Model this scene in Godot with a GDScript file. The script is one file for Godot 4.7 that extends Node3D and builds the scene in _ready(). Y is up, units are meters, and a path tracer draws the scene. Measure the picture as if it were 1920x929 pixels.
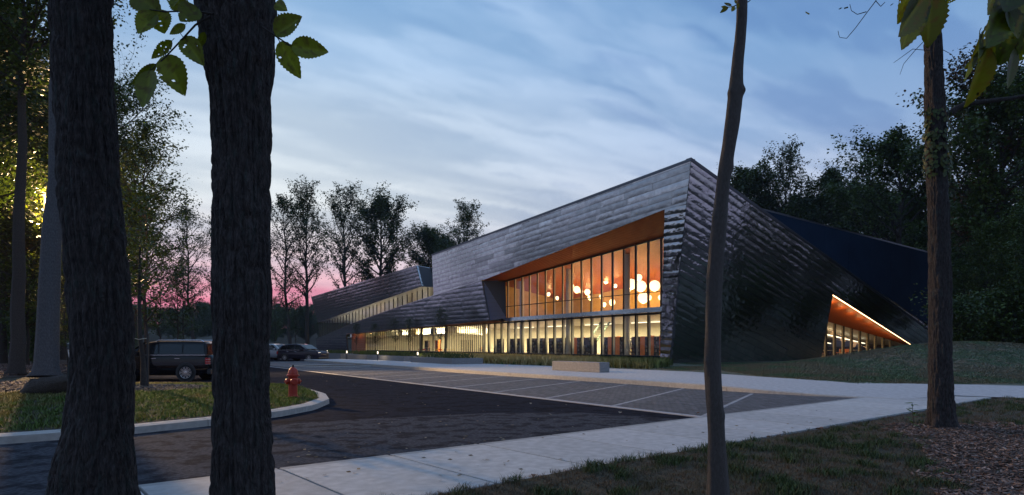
extends Node3D

const F := 1200.0          # focal length, in pixels of a picture 1920 wide
const EYE := 1.55
const FS := 0.51972        # the main facade's direction
const FC := 0.85434
var rng := RandomNumberGenerator.new()
var used := {}
var M := {}
var FT := Transform3D(Basis(Vector3(FS, 0, FC), Vector3.UP, Vector3(-FC, 0, FS)), Vector3(12.02, 0, -51.5))  # the library's own axes: x along the facade, y up, z out of it

# ---------------------------------------------------------------- meshes
class Buf:
	var v := PackedVector3Array()
	var n := PackedVector3Array()
	var c := PackedColorArray()
	var t := PackedVector2Array()
	var i := PackedInt32Array()
	func tri(a: Vector3, b: Vector3, d: Vector3, col := Color.WHITE) -> void:
		var nn := (d - a).cross(b - a).normalized()
		var k := v.size()
		v.append(a); v.append(b); v.append(d)
		for q in 3:
			n.append(nn); c.append(col); t.append(Vector2.ZERO)
			i.append(k + q)
	func quad(a: Vector3, b: Vector3, d: Vector3, e: Vector3, col := Color.WHITE) -> void:
		var nn := (d - a).cross(b - a).normalized()
		var k := v.size()
		v.append(a); v.append(b); v.append(d); v.append(e)
		for q in 4:
			n.append(nn); c.append(col); t.append(Vector2.ZERO)
		i.append_array(PackedInt32Array([k, k + 1, k + 2, k, k + 2, k + 3]))
	func vert(p: Vector3, nn: Vector3, col := Color.WHITE, uv := Vector2.ZERO) -> int:
		v.append(p); n.append(nn); c.append(col); t.append(uv)
		return v.size() - 1
	func face(a: int, b: int, d: int) -> void:
		if (v[d] - v[a]).cross(v[b] - v[a]).dot(n[a] + n[b] + n[d]) < 0.0:
			i.append(a); i.append(d); i.append(b)
		else:
			i.append(a); i.append(b); i.append(d)
	func face4(a: int, b: int, d: int, e: int) -> void:
		face(a, b, d); face(a, d, e)
	func box(lo: Vector3, hi: Vector3, col := Color.WHITE, x := Transform3D.IDENTITY, ch := 0.0) -> void:
		if ch > 0.0:
			return bevel(lo, hi, col, x, ch)
		var p := []
		for k in 8:
			p.append(x * Vector3(hi.x if k & 1 else lo.x, hi.y if k & 2 else lo.y, hi.z if k & 4 else lo.z))
		for f in [[0, 2, 3, 1], [4, 5, 7, 6], [0, 4, 6, 2], [1, 3, 7, 5], [2, 6, 7, 3], [0, 1, 5, 4]]:
			out(p[f[0]], p[f[1]], p[f[2]], p[f[3]], x * ((lo + hi) / 2), col)
	func out(a: Vector3, b: Vector3, d: Vector3, e: Vector3, mid: Vector3, col := Color.WHITE) -> void:
		if (d - a).cross(b - a).dot(a + d - mid * 2.0) < 0.0:
			quad(a, e, d, b, col)
		else:
			quad(a, b, d, e, col)
	func bevel(lo: Vector3, hi: Vector3, col: Color, x: Transform3D, ch: float) -> void:
		var m := (lo + hi) / 2
		var h := (hi - lo) / 2
		var g := h - Vector3(ch, ch, ch)
		var mid := x * m
		for ax in 3:
			var b1 := (ax + 1) % 3
			var b2 := (ax + 2) % 3
			for s in [-1, 1]:
				var q := []
				for w in [[-1, -1], [1, -1], [1, 1], [-1, 1]]:
					var p := Vector3.ZERO
					p[ax] = h[ax] * s; p[b1] = g[b1] * w[0]; p[b2] = g[b2] * w[1]
					q.append(x * (m + p))
				out(q[0], q[1], q[2], q[3], mid, col)
				for s2 in [-1, 1]:   # the chamfer between this face and the next axis' face
					var r := []
					for w in [[0, -1], [0, 1], [1, 1], [1, -1]]:
						var p := Vector3.ZERO
						p[ax] = (h[ax] if w[0] == 0 else g[ax]) * s
						p[b1] = (g[b1] if w[0] == 0 else h[b1]) * s2
						p[b2] = g[b2] * w[1]
						r.append(x * (m + p))
					out(r[0], r[1], r[2], r[3], mid, col)
	func tube(pts: Array, rad: Array, sides := 6, col := Color.WHITE, cap := false) -> void:
		var base := -1
		var side := Vector3.RIGHT
		for k in pts.size():
			var d: Vector3 = (pts[mini(k + 1, pts.size() - 1)] - pts[maxi(k - 1, 0)]).normalized()
			side = (side - d * side.dot(d))
			if side.length() < 0.01:
				side = Vector3.FORWARD - d * d.z
			side = side.normalized()
			var up := d.cross(side)
			for s in sides:
				var a := TAU * s / sides
				var r := side * cos(a) + up * sin(a)
				vert(pts[k] + r * rad[k], r, col, Vector2(float(s) / sides, k))
			if k > 0:
				for s in sides:
					var a := v.size() - 2 * sides + s
					var b := v.size() - 2 * sides + (s + 1) % sides
					face4(a, b, b + sides, a + sides)
			if cap and (k == 0 or k == pts.size() - 1):
				var nn := -d if k == 0 else d
				var mid := vert(pts[k], nn, col)
				var ring := []
				for s in sides:
					ring.append(vert(v[mid - sides + s], nn, col))
				for s in sides:
					face(mid, ring[s], ring[(s + 1) % sides])
				if k == 0:   # the next ring's indices count back from the last ring: repeat it
					for s in sides:
						vert(v[ring[s]], n[mid - sides + s], col)
	func lathe(prof: Array, sides := 16, x := Transform3D.IDENTITY, col := Color.WHITE) -> void:   # prof: Vector2(radius, height) upwards
		for k in prof.size() - 1:
			var p: Vector2 = prof[k]
			var q: Vector2 = prof[k + 1]
			var d := (q - p).normalized()
			var st := v.size()
			for s in sides + 1:
				var a := TAU * s / sides
				var nn := (x.basis * Vector3(cos(a) * d.y, -d.x, sin(a) * d.y)).normalized()
				vert(x * Vector3(cos(a) * p.x, p.y, sin(a) * p.x), nn, col)
				vert(x * Vector3(cos(a) * q.x, q.y, sin(a) * q.x), nn, col)
			for s in sides:
				face4(st + 2 * s, st + 2 * s + 1, st + 2 * s + 3, st + 2 * s + 2)
	func poly(pts: Array, y0: float, y1: float, col := Color.WHITE) -> void:   # a flat slab over Vector2(x, z) outlines, with sides down to y0
		var flat := PackedVector2Array(pts)
		var ix := Geometry2D.triangulate_polygon(flat)
		var st := v.size()
		for p in flat:
			vert(Vector3(p.x, y1, p.y), Vector3.UP, col)
		for k in range(0, ix.size(), 3):
			face(st + ix[k], st + ix[k + 1], st + ix[k + 2])
		if y1 > y0:
			var mid := Vector2.ZERO
			for p in flat:
				mid += p / flat.size()
			for k in flat.size():
				var a := flat[k]
				var b := flat[(k + 1) % flat.size()]
				out(Vector3(a.x, y0, a.y), Vector3(b.x, y0, b.y), Vector3(b.x, y1, b.y), Vector3(a.x, y1, a.y), Vector3(mid.x, y0, mid.y), col)
	func hull(front: Array, off: Vector3, col := Color.WHITE) -> void:   # an outline in space pushed along off, closed
		var nn: Vector3 = (front[2] - front[0]).cross(front[1] - front[0]).normalized()
		var e1: Vector3 = (front[1] - front[0]).normalized()
		var e2 := nn.cross(e1)
		var flat := PackedVector2Array()
		var mid := Vector3.ZERO
		for p in front:
			flat.append(Vector2((p - front[0]).dot(e1), (p - front[0]).dot(e2)))
			mid += (p + off / 2) / front.size()
		var ix := Geometry2D.triangulate_polygon(flat)
		for k in range(0, ix.size(), 3):
			for s in [0, 1]:
				var o: Vector3 = off * s
				var a: Vector3 = front[ix[k]] + o
				var b: Vector3 = front[ix[k + 1]] + o
				var d: Vector3 = front[ix[k + 2]] + o
				if (d - a).cross(b - a).dot(off) * (1.0 if s else -1.0) > 0.0:
					tri(a, b, d, col)
				else:
					tri(a, d, b, col)
		for k in front.size():
			var a: Vector3 = front[k]
			var b: Vector3 = front[(k + 1) % front.size()]
			quad(a, b, b + off, a + off, col)
	func mesh() -> ArrayMesh:
		var a := []
		a.resize(Mesh.ARRAY_MAX)
		a[Mesh.ARRAY_VERTEX] = v; a[Mesh.ARRAY_NORMAL] = n; a[Mesh.ARRAY_COLOR] = c; a[Mesh.ARRAY_TEX_UV] = t; a[Mesh.ARRAY_INDEX] = i
		var m := ArrayMesh.new()
		m.add_surface_from_arrays(Mesh.PRIMITIVE_TRIANGLES, a)
		return m

# ---------------------------------------------------------------- scene tree
func numbered(called: String) -> String:
	var k: int = used.get(called, 0)
	used[called] = k + 1
	return called if k == 0 else "%s_%03d" % [called, k]

func tag(o: Node3D, label: String, category: String, group := "", kind := "") -> Node3D:
	if label: o.set_meta("label", label)
	if category: o.set_meta("category", category)
	if group: o.set_meta("group", group)
	if kind: o.set_meta("kind", kind)
	return o

func thing(called: String, label: String, category: String, at := Transform3D.IDENTITY, group := "") -> Node3D:
	var o := Node3D.new()
	o.name = numbered(called)
	o.transform = at
	add_child(o, true)
	return tag(o, label, category, group)

func obj(called: String, shape, m: Material, parent: Node = self, at := Transform3D.IDENTITY) -> MeshInstance3D:
	var o := MeshInstance3D.new()
	o.name = numbered(called) if parent == self else called
	o.mesh = shape.mesh() if shape is Buf else shape
	o.material_override = m
	o.transform = at
	parent.add_child(o, true)
	return o

func struct(called: String, shape, m: Material) -> MeshInstance3D:
	var o := obj(called, shape, m)
	o.set_meta("kind", "structure")
	return o

func many(called: String, shape, m: Material, places: Array, tints: Array, parent: Node = self) -> MultiMeshInstance3D:
	var mm := MultiMesh.new()
	mm.transform_format = MultiMesh.TRANSFORM_3D
	mm.use_colors = tints.size() > 0
	mm.mesh = shape.mesh() if shape is Buf else shape
	mm.instance_count = places.size()
	for k in places.size():
		mm.set_instance_transform(k, places[k])
		if tints.size(): mm.set_instance_color(k, tints[k])
	var o := MultiMeshInstance3D.new()
	o.name = numbered(called) if parent == self else called
	o.multimesh = mm
	o.material_override = m
	o.set_meta("kind", "stuff")
	parent.add_child(o, true)
	return o

func copy(o: Node3D, called: String, at: Transform3D, label: String, group := "") -> Node3D:
	var c := o.duplicate() as Node3D
	c.name = numbered(called)
	add_child(c, true)
	c.transform = at
	c.set_meta("label", label)
	if group: c.set_meta("group", group)
	return c

func at(px: float, py: float, d: float) -> Vector3:
	return Vector3((px - 960.0) / F * d, EYE + (648.0 - py) / F * d, -d)

func gnd(px: float, py: float, y := 0.0) -> Vector3:
	var d := (EYE - y) * F / (py - 648.0)
	return Vector3((px - 960.0) / F * d, y, -d)

func L(u: float, h: float, w: float) -> Vector3:   # in the library's axes: u along the facade away from the corner, h up, w outwards
	return Vector3(-u, h, w)

func W(u: float, h: float, w: float) -> Vector3:
	return FT * L(u, h, w)

func spot(p: Vector3, turn := 0.0, size := 1.0) -> Transform3D:
	return Transform3D(Basis(Vector3.UP, turn).scaled(Vector3.ONE * size), p)

func rf(a: float, b: float) -> float:
	return rng.randf_range(a, b)

# ---------------------------------------------------------------- materials
func lin(r: float, g: float, b: float) -> Color:
	return Color(r, g, b).linear_to_srgb()

func mat(r: float, g: float, b: float, rough := 0.8, metal := 0.0) -> StandardMaterial3D:
	var m := StandardMaterial3D.new()
	m.albedo_color = lin(r, g, b)
	m.roughness = rough
	m.metallic = metal
	return m

func tinted(rough := 0.8, metal := 0.0) -> StandardMaterial3D:
	var m := mat(1, 1, 1, rough, metal)
	m.vertex_color_use_as_albedo = true
	return m

func noise_tex(freq: float, octaves: int, lo: Color, hi: Color, sd := 1, size := 512, kind := FastNoiseLite.TYPE_SIMPLEX_SMOOTH, mid := 0.0) -> NoiseTexture2D:
	var f := FastNoiseLite.new()
	f.noise_type = kind
	f.seed = sd
	f.frequency = freq
	f.fractal_octaves = octaves
	var t := NoiseTexture2D.new()
	t.width = size; t.height = size
	t.seamless = true
	t.noise = f
	var g := Gradient.new()
	g.set_color(0, lo); g.set_color(1, hi)
	if mid > 0.0:
		g.set_offset(0, mid - 0.12); g.set_offset(1, mid + 0.12)
	t.color_ramp = g
	return t

func grey_tex(freq: float, octaves: int, sd := 1, size := 512, kind := FastNoiseLite.TYPE_SIMPLEX_SMOOTH) -> NoiseTexture2D:
	return noise_tex(freq, octaves, Color.BLACK, Color.WHITE, sd, size, kind)

func world_map(m: StandardMaterial3D, color: Texture2D, scale: Vector3, height: Texture2D = null, cm := 1.0, local := false) -> StandardMaterial3D:
	m.uv1_triplanar = true
	m.uv1_world_triplanar = not local
	m.uv1_scale = scale
	m.albedo_texture = color
	if height:
		m.heightmap_enabled = true
		m.heightmap_texture = height
		m.heightmap_scale = cm
	return m

func make_materials() -> void:
	var g := func(x): return Color(x, x, x).linear_to_srgb()
	# ground
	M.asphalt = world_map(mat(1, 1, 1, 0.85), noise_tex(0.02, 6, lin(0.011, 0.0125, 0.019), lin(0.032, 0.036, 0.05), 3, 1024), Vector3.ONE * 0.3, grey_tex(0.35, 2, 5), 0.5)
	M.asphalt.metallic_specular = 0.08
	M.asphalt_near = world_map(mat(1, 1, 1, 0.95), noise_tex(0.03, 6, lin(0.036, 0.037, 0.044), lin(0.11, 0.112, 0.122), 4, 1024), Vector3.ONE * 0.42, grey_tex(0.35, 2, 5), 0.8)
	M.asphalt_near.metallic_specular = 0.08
	for k in ["asphalt", "asphalt_near"]:       # oil spots and worn tracks
		M[k].detail_enabled = true
		M[k].detail_uv_layer = BaseMaterial3D.DETAIL_UV_1
		M[k].detail_albedo = noise_tex(0.008, 4, Color(0.09, 0.09, 0.1, 0.0), Color(0.09, 0.09, 0.1, 0.6), 45, 512, FastNoiseLite.TYPE_SIMPLEX_SMOOTH, 0.62)
	M.concrete = world_map(mat(1, 1, 1, 0.85), noise_tex(0.015, 5, lin(0.17, 0.165, 0.165), lin(0.30, 0.295, 0.29), 7, 1024), Vector3(0.5, 0.5, 0.5), grey_tex(0.12, 3, 8), 0.15)
	M.walk = world_map(tinted(0.8), noise_tex(0.012, 7, lin(0.66, 0.66, 0.65), lin(1, 1, 1), 9, 1024), Vector3(0.36, 0.36, 0.36), grey_tex(0.2, 3, 10), 0.2)
	M.curb = world_map(mat(1, 1, 1, 0.85), noise_tex(0.02, 5, lin(0.33, 0.31, 0.28), lin(0.52, 0.5, 0.46), 11, 512), Vector3.ONE * 0.6, grey_tex(0.2, 3, 12), 0.15)
	M.paver = tinted(0.75)
	M.joint = mat(0.035, 0.033, 0.032, 0.95)
	M.line = mat(0.4, 0.4, 0.41, 0.8)
	M.litter = world_map(mat(1, 1, 1, 0.95), noise_tex(0.05, 6, lin(0.02, 0.013, 0.008), lin(0.1, 0.065, 0.045), 13, 1024), Vector3.ONE * 0.25, grey_tex(0.25, 3, 14), 4.0)
	M.soil = world_map(mat(1, 1, 1, 0.95), noise_tex(0.03, 5, lin(0.035, 0.032, 0.016), lin(0.085, 0.07, 0.04), 15, 1024), Vector3.ONE * 0.35, grey_tex(0.2, 3, 16), 3.0)
	M.mound = world_map(mat(1, 1, 1, 0.95), noise_tex(0.012, 5, lin(0.045, 0.075, 0.04), lin(0.13, 0.11, 0.075), 17, 1024, FastNoiseLite.TYPE_SIMPLEX_SMOOTH, 0.5), Vector3.ONE * 0.1, grey_tex(0.25, 3, 18), 4.0)
	M.blade = tinted(0.7)
	M.blade.backlight_enabled = true
	M.blade.backlight = Color(0.5, 0.5, 0.4)
	M.chip = tinted(0.9)
	# plants
	M.leaf = tinted(0.55)
	M.leaf.backlight_enabled = true
	M.leaf.backlight = Color(0.75, 0.75, 0.5)
	M.near_leaf = tinted(0.45)
	M.near_leaf.backlight_enabled = true
	M.near_leaf.backlight = Color(1.0, 1.0, 0.75)
	M.bark = world_map(mat(1, 1, 1, 0.95), noise_tex(0.03, 5, lin(0.028, 0.023, 0.02), lin(0.085, 0.075, 0.068), 21, 512), Vector3(2.2, 0.7, 2.2), grey_tex(0.06, 4, 22), 3.0)
	M.bark_grey = world_map(mat(1, 1, 1, 0.95), noise_tex(0.03, 5, lin(0.045, 0.044, 0.046), lin(0.15, 0.147, 0.15), 23, 512), Vector3(1.6, 0.5, 1.6), grey_tex(0.06, 4, 22), 3.0)
	M.bark_near = world_map(mat(1, 1, 1, 0.92), noise_tex(0.02, 5, lin(0.008, 0.006, 0.006), lin(0.13, 0.11, 0.105), 25, 1024), Vector3(2.6, 0.5, 2.6), grey_tex(0.05, 5, 26, 1024), 2.5)
	M.bark_near.detail_enabled = true
	M.bark_near.detail_albedo = noise_tex(0.012, 3, Color(0.26, 0.31, 0.3, 0.0), Color(0.26, 0.31, 0.3, 0.75), 27, 512, FastNoiseLite.TYPE_SIMPLEX_SMOOTH, 0.78)
	M.bark_smooth = world_map(mat(1, 1, 1, 0.85), noise_tex(0.03, 4, lin(0.05, 0.042, 0.038), lin(0.10, 0.088, 0.08), 28, 512), Vector3(3, 1.2, 3), grey_tex(0.1, 4, 29), 0.5)
	M.twig = mat(0.03, 0.025, 0.022, 0.9)
	# library
	M.zinc = mat(0.42, 0.43, 0.46, 0.19, 1.0)
	M.zinc = world_map(M.zinc, noise_tex(0.01, 4, lin(0.40, 0.40, 0.42), lin(0.60, 0.60, 0.61), 31, 512), Vector3.ONE * 0.3)
	M.zinc.albedo_color = Color.WHITE
	M.zinc.normal_enabled = true
	var nt := grey_tex(0.012, 3, 33, 512)
	nt.color_ramp = null
	nt.as_normal_map = true
	nt.bump_strength = 8.0
	M.zinc.normal_texture = nt
	M.zinc.normal_scale = 0.15
	M.zinc_dark = mat(0.10, 0.11, 0.13, 0.35, 1.0)
	M.slate = world_map(mat(1, 1, 1, 0.85), noise_tex(0.006, 4, lin(0.007, 0.016, 0.034), lin(0.012, 0.026, 0.052), 35, 512), Vector3.ONE * 0.1)
	M.slate.metallic_specular = 0.2
	M.zinc_blue = mat(0.08, 0.11, 0.18, 0.55, 0.1)
	for k in 3:
		var z: StandardMaterial3D = M.zinc.duplicate()
		z.albedo_color = lin([0.70, 0.78, 0.86][k], [0.70, 0.77, 0.85][k], [0.70, 0.78, 0.85][k])
		z.roughness = [0.26, 0.23, 0.20][k]
		M["zinc_%d" % k] = z
		z = z.duplicate()
		z.roughness = [0.14, 0.11, 0.09][k]
		z.normal_scale = 0.3
		M["gloss_%d" % k] = z
	M.backing = mat(0.05, 0.05, 0.055, 0.7)
	var wood := noise_tex(0.008, 5, lin(0.25, 0.055, 0.009), lin(0.44, 0.115, 0.02), 37, 1024)
	M.wood = world_map(mat(1, 1, 1, 0.5), wood, Vector3(0.12, 0.6, 1.6), null, 1.0, true)
	M.frame = mat(0.03, 0.029, 0.028, 0.45, 0.3)
	M.frame_pale = mat(0.42, 0.36, 0.26, 0.5, 0.2)
	M.fin = mat(0.55, 0.5, 0.38, 0.6)
	M.glass = mat(0.9, 0.95, 0.95, 0.02)
	M.glass.transparency = BaseMaterial3D.TRANSPARENCY_ALPHA
	M.glass.albedo_color = Color(0.95, 0.97, 0.97, 0.04)
	M.cream = mat(0.72, 0.68, 0.55, 0.9)
	M.white = mat(0.8, 0.79, 0.76, 0.8)
	M.gold = world_map(mat(1, 1, 1, 0.8), noise_tex(0.01, 4, lin(0.34, 0.22, 0.07), lin(0.5, 0.34, 0.12), 39, 512), Vector3.ONE * 0.2)
	M.carpet = mat(0.12, 0.09, 0.07, 0.95)
	M.column = mat(0.38, 0.35, 0.29, 0.7)
	M.case_dark = mat(0.04, 0.02, 0.012, 0.6)
	M.case = mat(0.055, 0.022, 0.012, 0.5)
	M.orange = mat(0.72, 0.19, 0.03, 0.5)
	M.paint = tinted(0.7)
	M.dark = mat(0.02, 0.02, 0.022, 0.6)
	M.steel = mat(0.45, 0.45, 0.46, 0.35, 1.0)
	M.globe = mat(0.9, 0.85, 0.75, 0.5)
	M.globe.emission_enabled = true
	M.globe.emission = Color(1.0, 0.9, 0.72)
	M.globe.emission_energy_multiplier = 1.7
	M.strip = M.globe.duplicate()
	M.strip.emission = Color(1.0, 0.95, 0.8)
	M.strip.emission_energy_multiplier = 2.2
	M.cove = M.globe.duplicate()
	M.cove.emission = Color(1.0, 0.78, 0.55)
	M.cove.emission_energy_multiplier = 7.0
	M.lamp_glow = M.globe.duplicate()
	M.lamp_glow.emission = Color(1.0, 0.82, 0.55)
	M.lamp_glow.emission_energy_multiplier = 3.0
	M.bollard_glow = M.globe.duplicate()
	M.bollard_glow.emission = Color(1.0, 0.92, 0.8)
	M.bollard_glow.emission_energy_multiplier = 2.5
	# vehicles and street things
	M.car_black = mat(0.004, 0.004, 0.006, 0.6)
	M.car_dark = mat(0.025, 0.023, 0.036, 0.55)
	M.car_blue = mat(0.09, 0.12, 0.17, 0.25)
	M.car_silver = mat(0.35, 0.37, 0.4, 0.3, 0.4)
	M.car_white = mat(0.7, 0.7, 0.7, 0.3)
	for k in ["car_black", "car_dark", "car_blue", "car_silver", "car_white"]:
		M[k].clearcoat_enabled = true
		M[k].metallic_specular = 0.15
		M[k].clearcoat = 0.6
		M[k].clearcoat_roughness = 0.03
	M.tint = mat(0.012, 0.014, 0.016, 0.04)
	M.tyre = mat(0.012, 0.012, 0.012, 0.85)
	M.rim = mat(0.6, 0.6, 0.6, 0.3, 1.0)
	M.chrome = mat(0.7, 0.7, 0.72, 0.12, 1.0)
	M.tail = mat(0.4, 0.012, 0.015, 0.2)
	M.tail_clear = mat(0.6, 0.55, 0.55, 0.2)
	M.hydrant = world_map(mat(1, 1, 1, 0.4), noise_tex(0.03, 4, lin(0.3, 0.02, 0.008), lin(0.48, 0.04, 0.015), 41, 256), Vector3.ONE * 2.0)
	M.rust = mat(0.02, 0.02, 0.024, 0.6, 0.5)
	M.rock = world_map(mat(1, 1, 1, 0.95), noise_tex(0.03, 5, lin(0.03, 0.023, 0.018), lin(0.09, 0.07, 0.055), 43, 512), Vector3.ONE * 1.2, grey_tex(0.05, 4, 44), 4.0)

# ---------------------------------------------------------------- camera, sky, lights
func view() -> void:
	var cam := Camera3D.new()
	cam.name = "camera"
	add_child(cam)
	cam.position = Vector3(0, EYE, 0)
	cam.projection = Camera3D.PROJECTION_FRUSTUM
	cam.near = 0.1
	cam.far = 3000.0
	cam.size = 2.0 * 0.1 * (929.0 / 2.0 / F)
	cam.frustum_offset = Vector2(0, 0.1 * (648.0 - 464.5) / F)
	cam.current = true
	var e := Environment.new()
	e.background_mode = Environment.BG_SKY
	e.tonemap_mode = Environment.TONE_MAPPER_LINEAR
	e.tonemap_exposure = 1.1
	e.sdfgi_enabled = true
	e.ssao_enabled = true
	e.ssil_enabled = true
	var s := Sky.new()
	var p := PanoramaSkyMaterial.new()
	p.panorama = sky_picture()
	s.sky_material = p
	e.sky = s
	e.background_energy_multiplier = 1.0
	e.fog_enabled = true              # thin evening haze: the far treeline turns blue, the near things stay clear
	e.fog_density = 0.00012
	e.fog_light_color = Color(0.75, 0.82, 0.95)
	var w := WorldEnvironment.new()
	w.name = "environment"
	w.environment = e
	add_child(w)
	var sun := DirectionalLight3D.new()      # the afterglow, low in the pink part of the sky
	sun.name = "afterglow"
	sun.light_color = Color(1.0, 0.72, 0.66)
	sun.light_energy = 0.02
	sun.light_angular_distance = 25.0
	sun.shadow_enabled = true
	sun.rotation_degrees = Vector3(-8, -150, 0)
	add_child(sun)

func sky_picture() -> ImageTexture:
	var wd := 2048
	var hg := 1024
	var n1 := FastNoiseLite.new()
	n1.seed = 5; n1.frequency = 0.9; n1.fractal_octaves = 5; n1.noise_type = FastNoiseLite.TYPE_SIMPLEX_SMOOTH
	n1.domain_warp_enabled = true; n1.domain_warp_amplitude = 0.35; n1.domain_warp_frequency = 0.8; n1.domain_warp_fractal_type = FastNoiseLite.DOMAIN_WARP_FRACTAL_NONE
	var n2 := FastNoiseLite.new()
	n2.seed = 11; n2.frequency = 2.2; n2.fractal_octaves = 5; n2.noise_type = FastNoiseLite.TYPE_SIMPLEX_SMOOTH
	var n3 := FastNoiseLite.new()
	n3.seed = 21; n3.frequency = 1.3; n3.fractal_octaves = 4; n3.noise_type = FastNoiseLite.TYPE_SIMPLEX_SMOOTH
	var keys := [0.0, 3.0, 7.0, 12.0, 18.0, 24.0, 30.0, 45.0, 90.0]
	var west := [Vector3(0.40, 0.36, 0.54), Vector3(0.58, 0.46, 0.58), Vector3(0.62, 0.60, 0.70), Vector3(0.62, 0.70, 0.79), Vector3(0.50, 0.62, 0.78), Vector3(0.32, 0.50, 0.77), Vector3(0.22, 0.42, 0.73), Vector3(0.16, 0.32, 0.66), Vector3(0.13, 0.27, 0.60)]
	var east := [Vector3(0.28, 0.29, 0.46), Vector3(0.32, 0.34, 0.53), Vector3(0.35, 0.40, 0.60), Vector3(0.36, 0.45, 0.66), Vector3(0.27, 0.42, 0.70), Vector3(0.21, 0.38, 0.68), Vector3(0.19, 0.36, 0.66), Vector3(0.16, 0.32, 0.66), Vector3(0.13, 0.27, 0.60)]
	var data := PackedFloat32Array()
	data.resize(wd * hg * 3)
	var k := 0
	for j in hg:
		var el := (0.5 - (j + 0.5) / hg) * PI
		if el < -0.02:
			while k < data.size():
				data[k] = 0.2; data[k + 1] = 0.22; data[k + 2] = 0.3
				k += 3
			break
		var deg := maxf(rad_to_deg(el), 0.0)
		var q := 0
		while q < keys.size() - 2 and deg > keys[q + 1]:
			q += 1
		var f: float = clampf((deg - keys[q]) / (keys[q + 1] - keys[q]), 0, 1)
		f = f * f * (3 - 2 * f) * 0.5 + f * 0.5
		var a: Vector3 = west[q].lerp(west[q + 1], f)
		var b: Vector3 = east[q].lerp(east[q + 1], f)
		var se := maxf(sin(el), 0.0)
		var ce := cos(el)
		var band := exp(-pow((deg - 3.0) / 2.8, 2.0))
		var blush := exp(-pow((deg - 5.0) / 4.0, 2.0))
		for i in wd:
			var az := wrapf((i + 0.5) / wd * TAU, -PI, PI)     # the middle of the view is at the left edge of the picture
			var side := smoothstep(-0.30, 0.55, absf(wrapf(az + 0.35, -PI, PI)) - 0.25)
			var c := a.lerp(b, side)
			var x := sin(az) * ce
			var z := cos(az) * ce
			# a sheet of high cloud, seen in perspective
			var pl := 1.0 / (se + 0.10)
			var cx := x * pl * 0.85 + z * pl * 0.53
			var cz := (-x * pl * 0.53 + z * pl * 0.85)
			var s1 := n1.get_noise_3d(cx * 0.62, cz * 1.9, 0.3)
			var s2 := n2.get_noise_3d(cx * 0.55, cz * 1.5, 7.0)
			var s3 := n3.get_noise_3d(cx * 0.9 + s1 * 0.8, cz * 4.2 + s2 * 0.9, 3.0)     # fine wisps, drawn out along the wind
			var veil := smoothstep(-0.35, 0.55, s1 + 0.35 * s2 + 0.45 * s3)
			var pink := exp(-pow((rad_to_deg(az) + 23.0) / 17.0, 2.0))
			c = c.lerp(Vector3(0.90, 0.17, 0.32), clampf(band * pink * (0.95 + 0.5 * s2), 0, 1))
			c = c.lerp(Vector3(0.80, 0.50, 0.58), clampf(blush * pink * (0.30 + 0.5 * s1), 0, 0.6))
			var hi := c * (1.0 + 0.12 * veil) + Vector3(0.13, 0.11, 0.075) * veil * (1.0 - band) * clampf(deg / 6.0, 0, 1)
			c = hi.lerp(hi * Vector3(0.60, 0.68, 0.82), smoothstep(0.05, 0.6, s2 - s1 * 0.6 - 0.5 * s3) * clampf(deg / 4.0, 0.15, 1) * lerpf(0.06, 0.6, side))
			c *= Vector3(0.93, 0.92, 0.885)
			data[k] = c.x; data[k + 1] = c.y; data[k + 2] = c.z
			k += 3
	return ImageTexture.create_from_image(Image.create_from_data(wd, hg, false, Image.FORMAT_RGBF, data.to_byte_array()))

func omni(parent: Node, p: Vector3, color: Color, energy: float, size := 0.15, called := "light") -> void:
	var l := OmniLight3D.new()
	l.name = called
	l.light_color = color
	l.light_energy = energy
	l.light_size = size
	l.omni_range = 80.0
	l.omni_attenuation = 2.0
	l.shadow_enabled = true
	parent.add_child(l, true)
	l.position = p

func area(parent: Node, p: Vector3, size: Vector2, color: Color, energy: float) -> void:   # shines downwards
	var l := AreaLight3D.new()
	l.name = "ceiling_light"
	l.light_color = color
	l.light_energy = energy
	l.area_size = size
	l.area_range = 60.0
	l.area_attenuation = 2.0
	l.shadow_enabled = true
	parent.add_child(l, true)
	l.position = p
	l.rotation_degrees = Vector3(-90, 0, 0)

# ---------------------------------------------------------------- ground
func berm(x: float, z: float) -> float:      # height of the lawn beside the library
	var d := -z
	var h := 1.55 * exp(-pow((x - 25.2) / 7.7, 2.0) - pow((d - 35.5) / 6.5, 2.0))
	h += 0.15 * exp(-pow((x - 33.0) / 5.0, 2.0) - pow((d - 37.0) / 6.0, 2.0))
	return h * smoothstep(21.5, 27.0, d) + 0.19

func lawn_h(x: float, z: float) -> float:    # height of the lawn in front, right of the near walk
	var d := -z
	var e := (d - (6.62 + 0.665 * (x + 0.5)))  # above 0: on the walk
	return 0.07 - clampf(-e, 0, 3) * 0.012 + 0.05 * sin(x * 1.3) * sin(z * 1.1) * clampf(-e, 0, 1)

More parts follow.
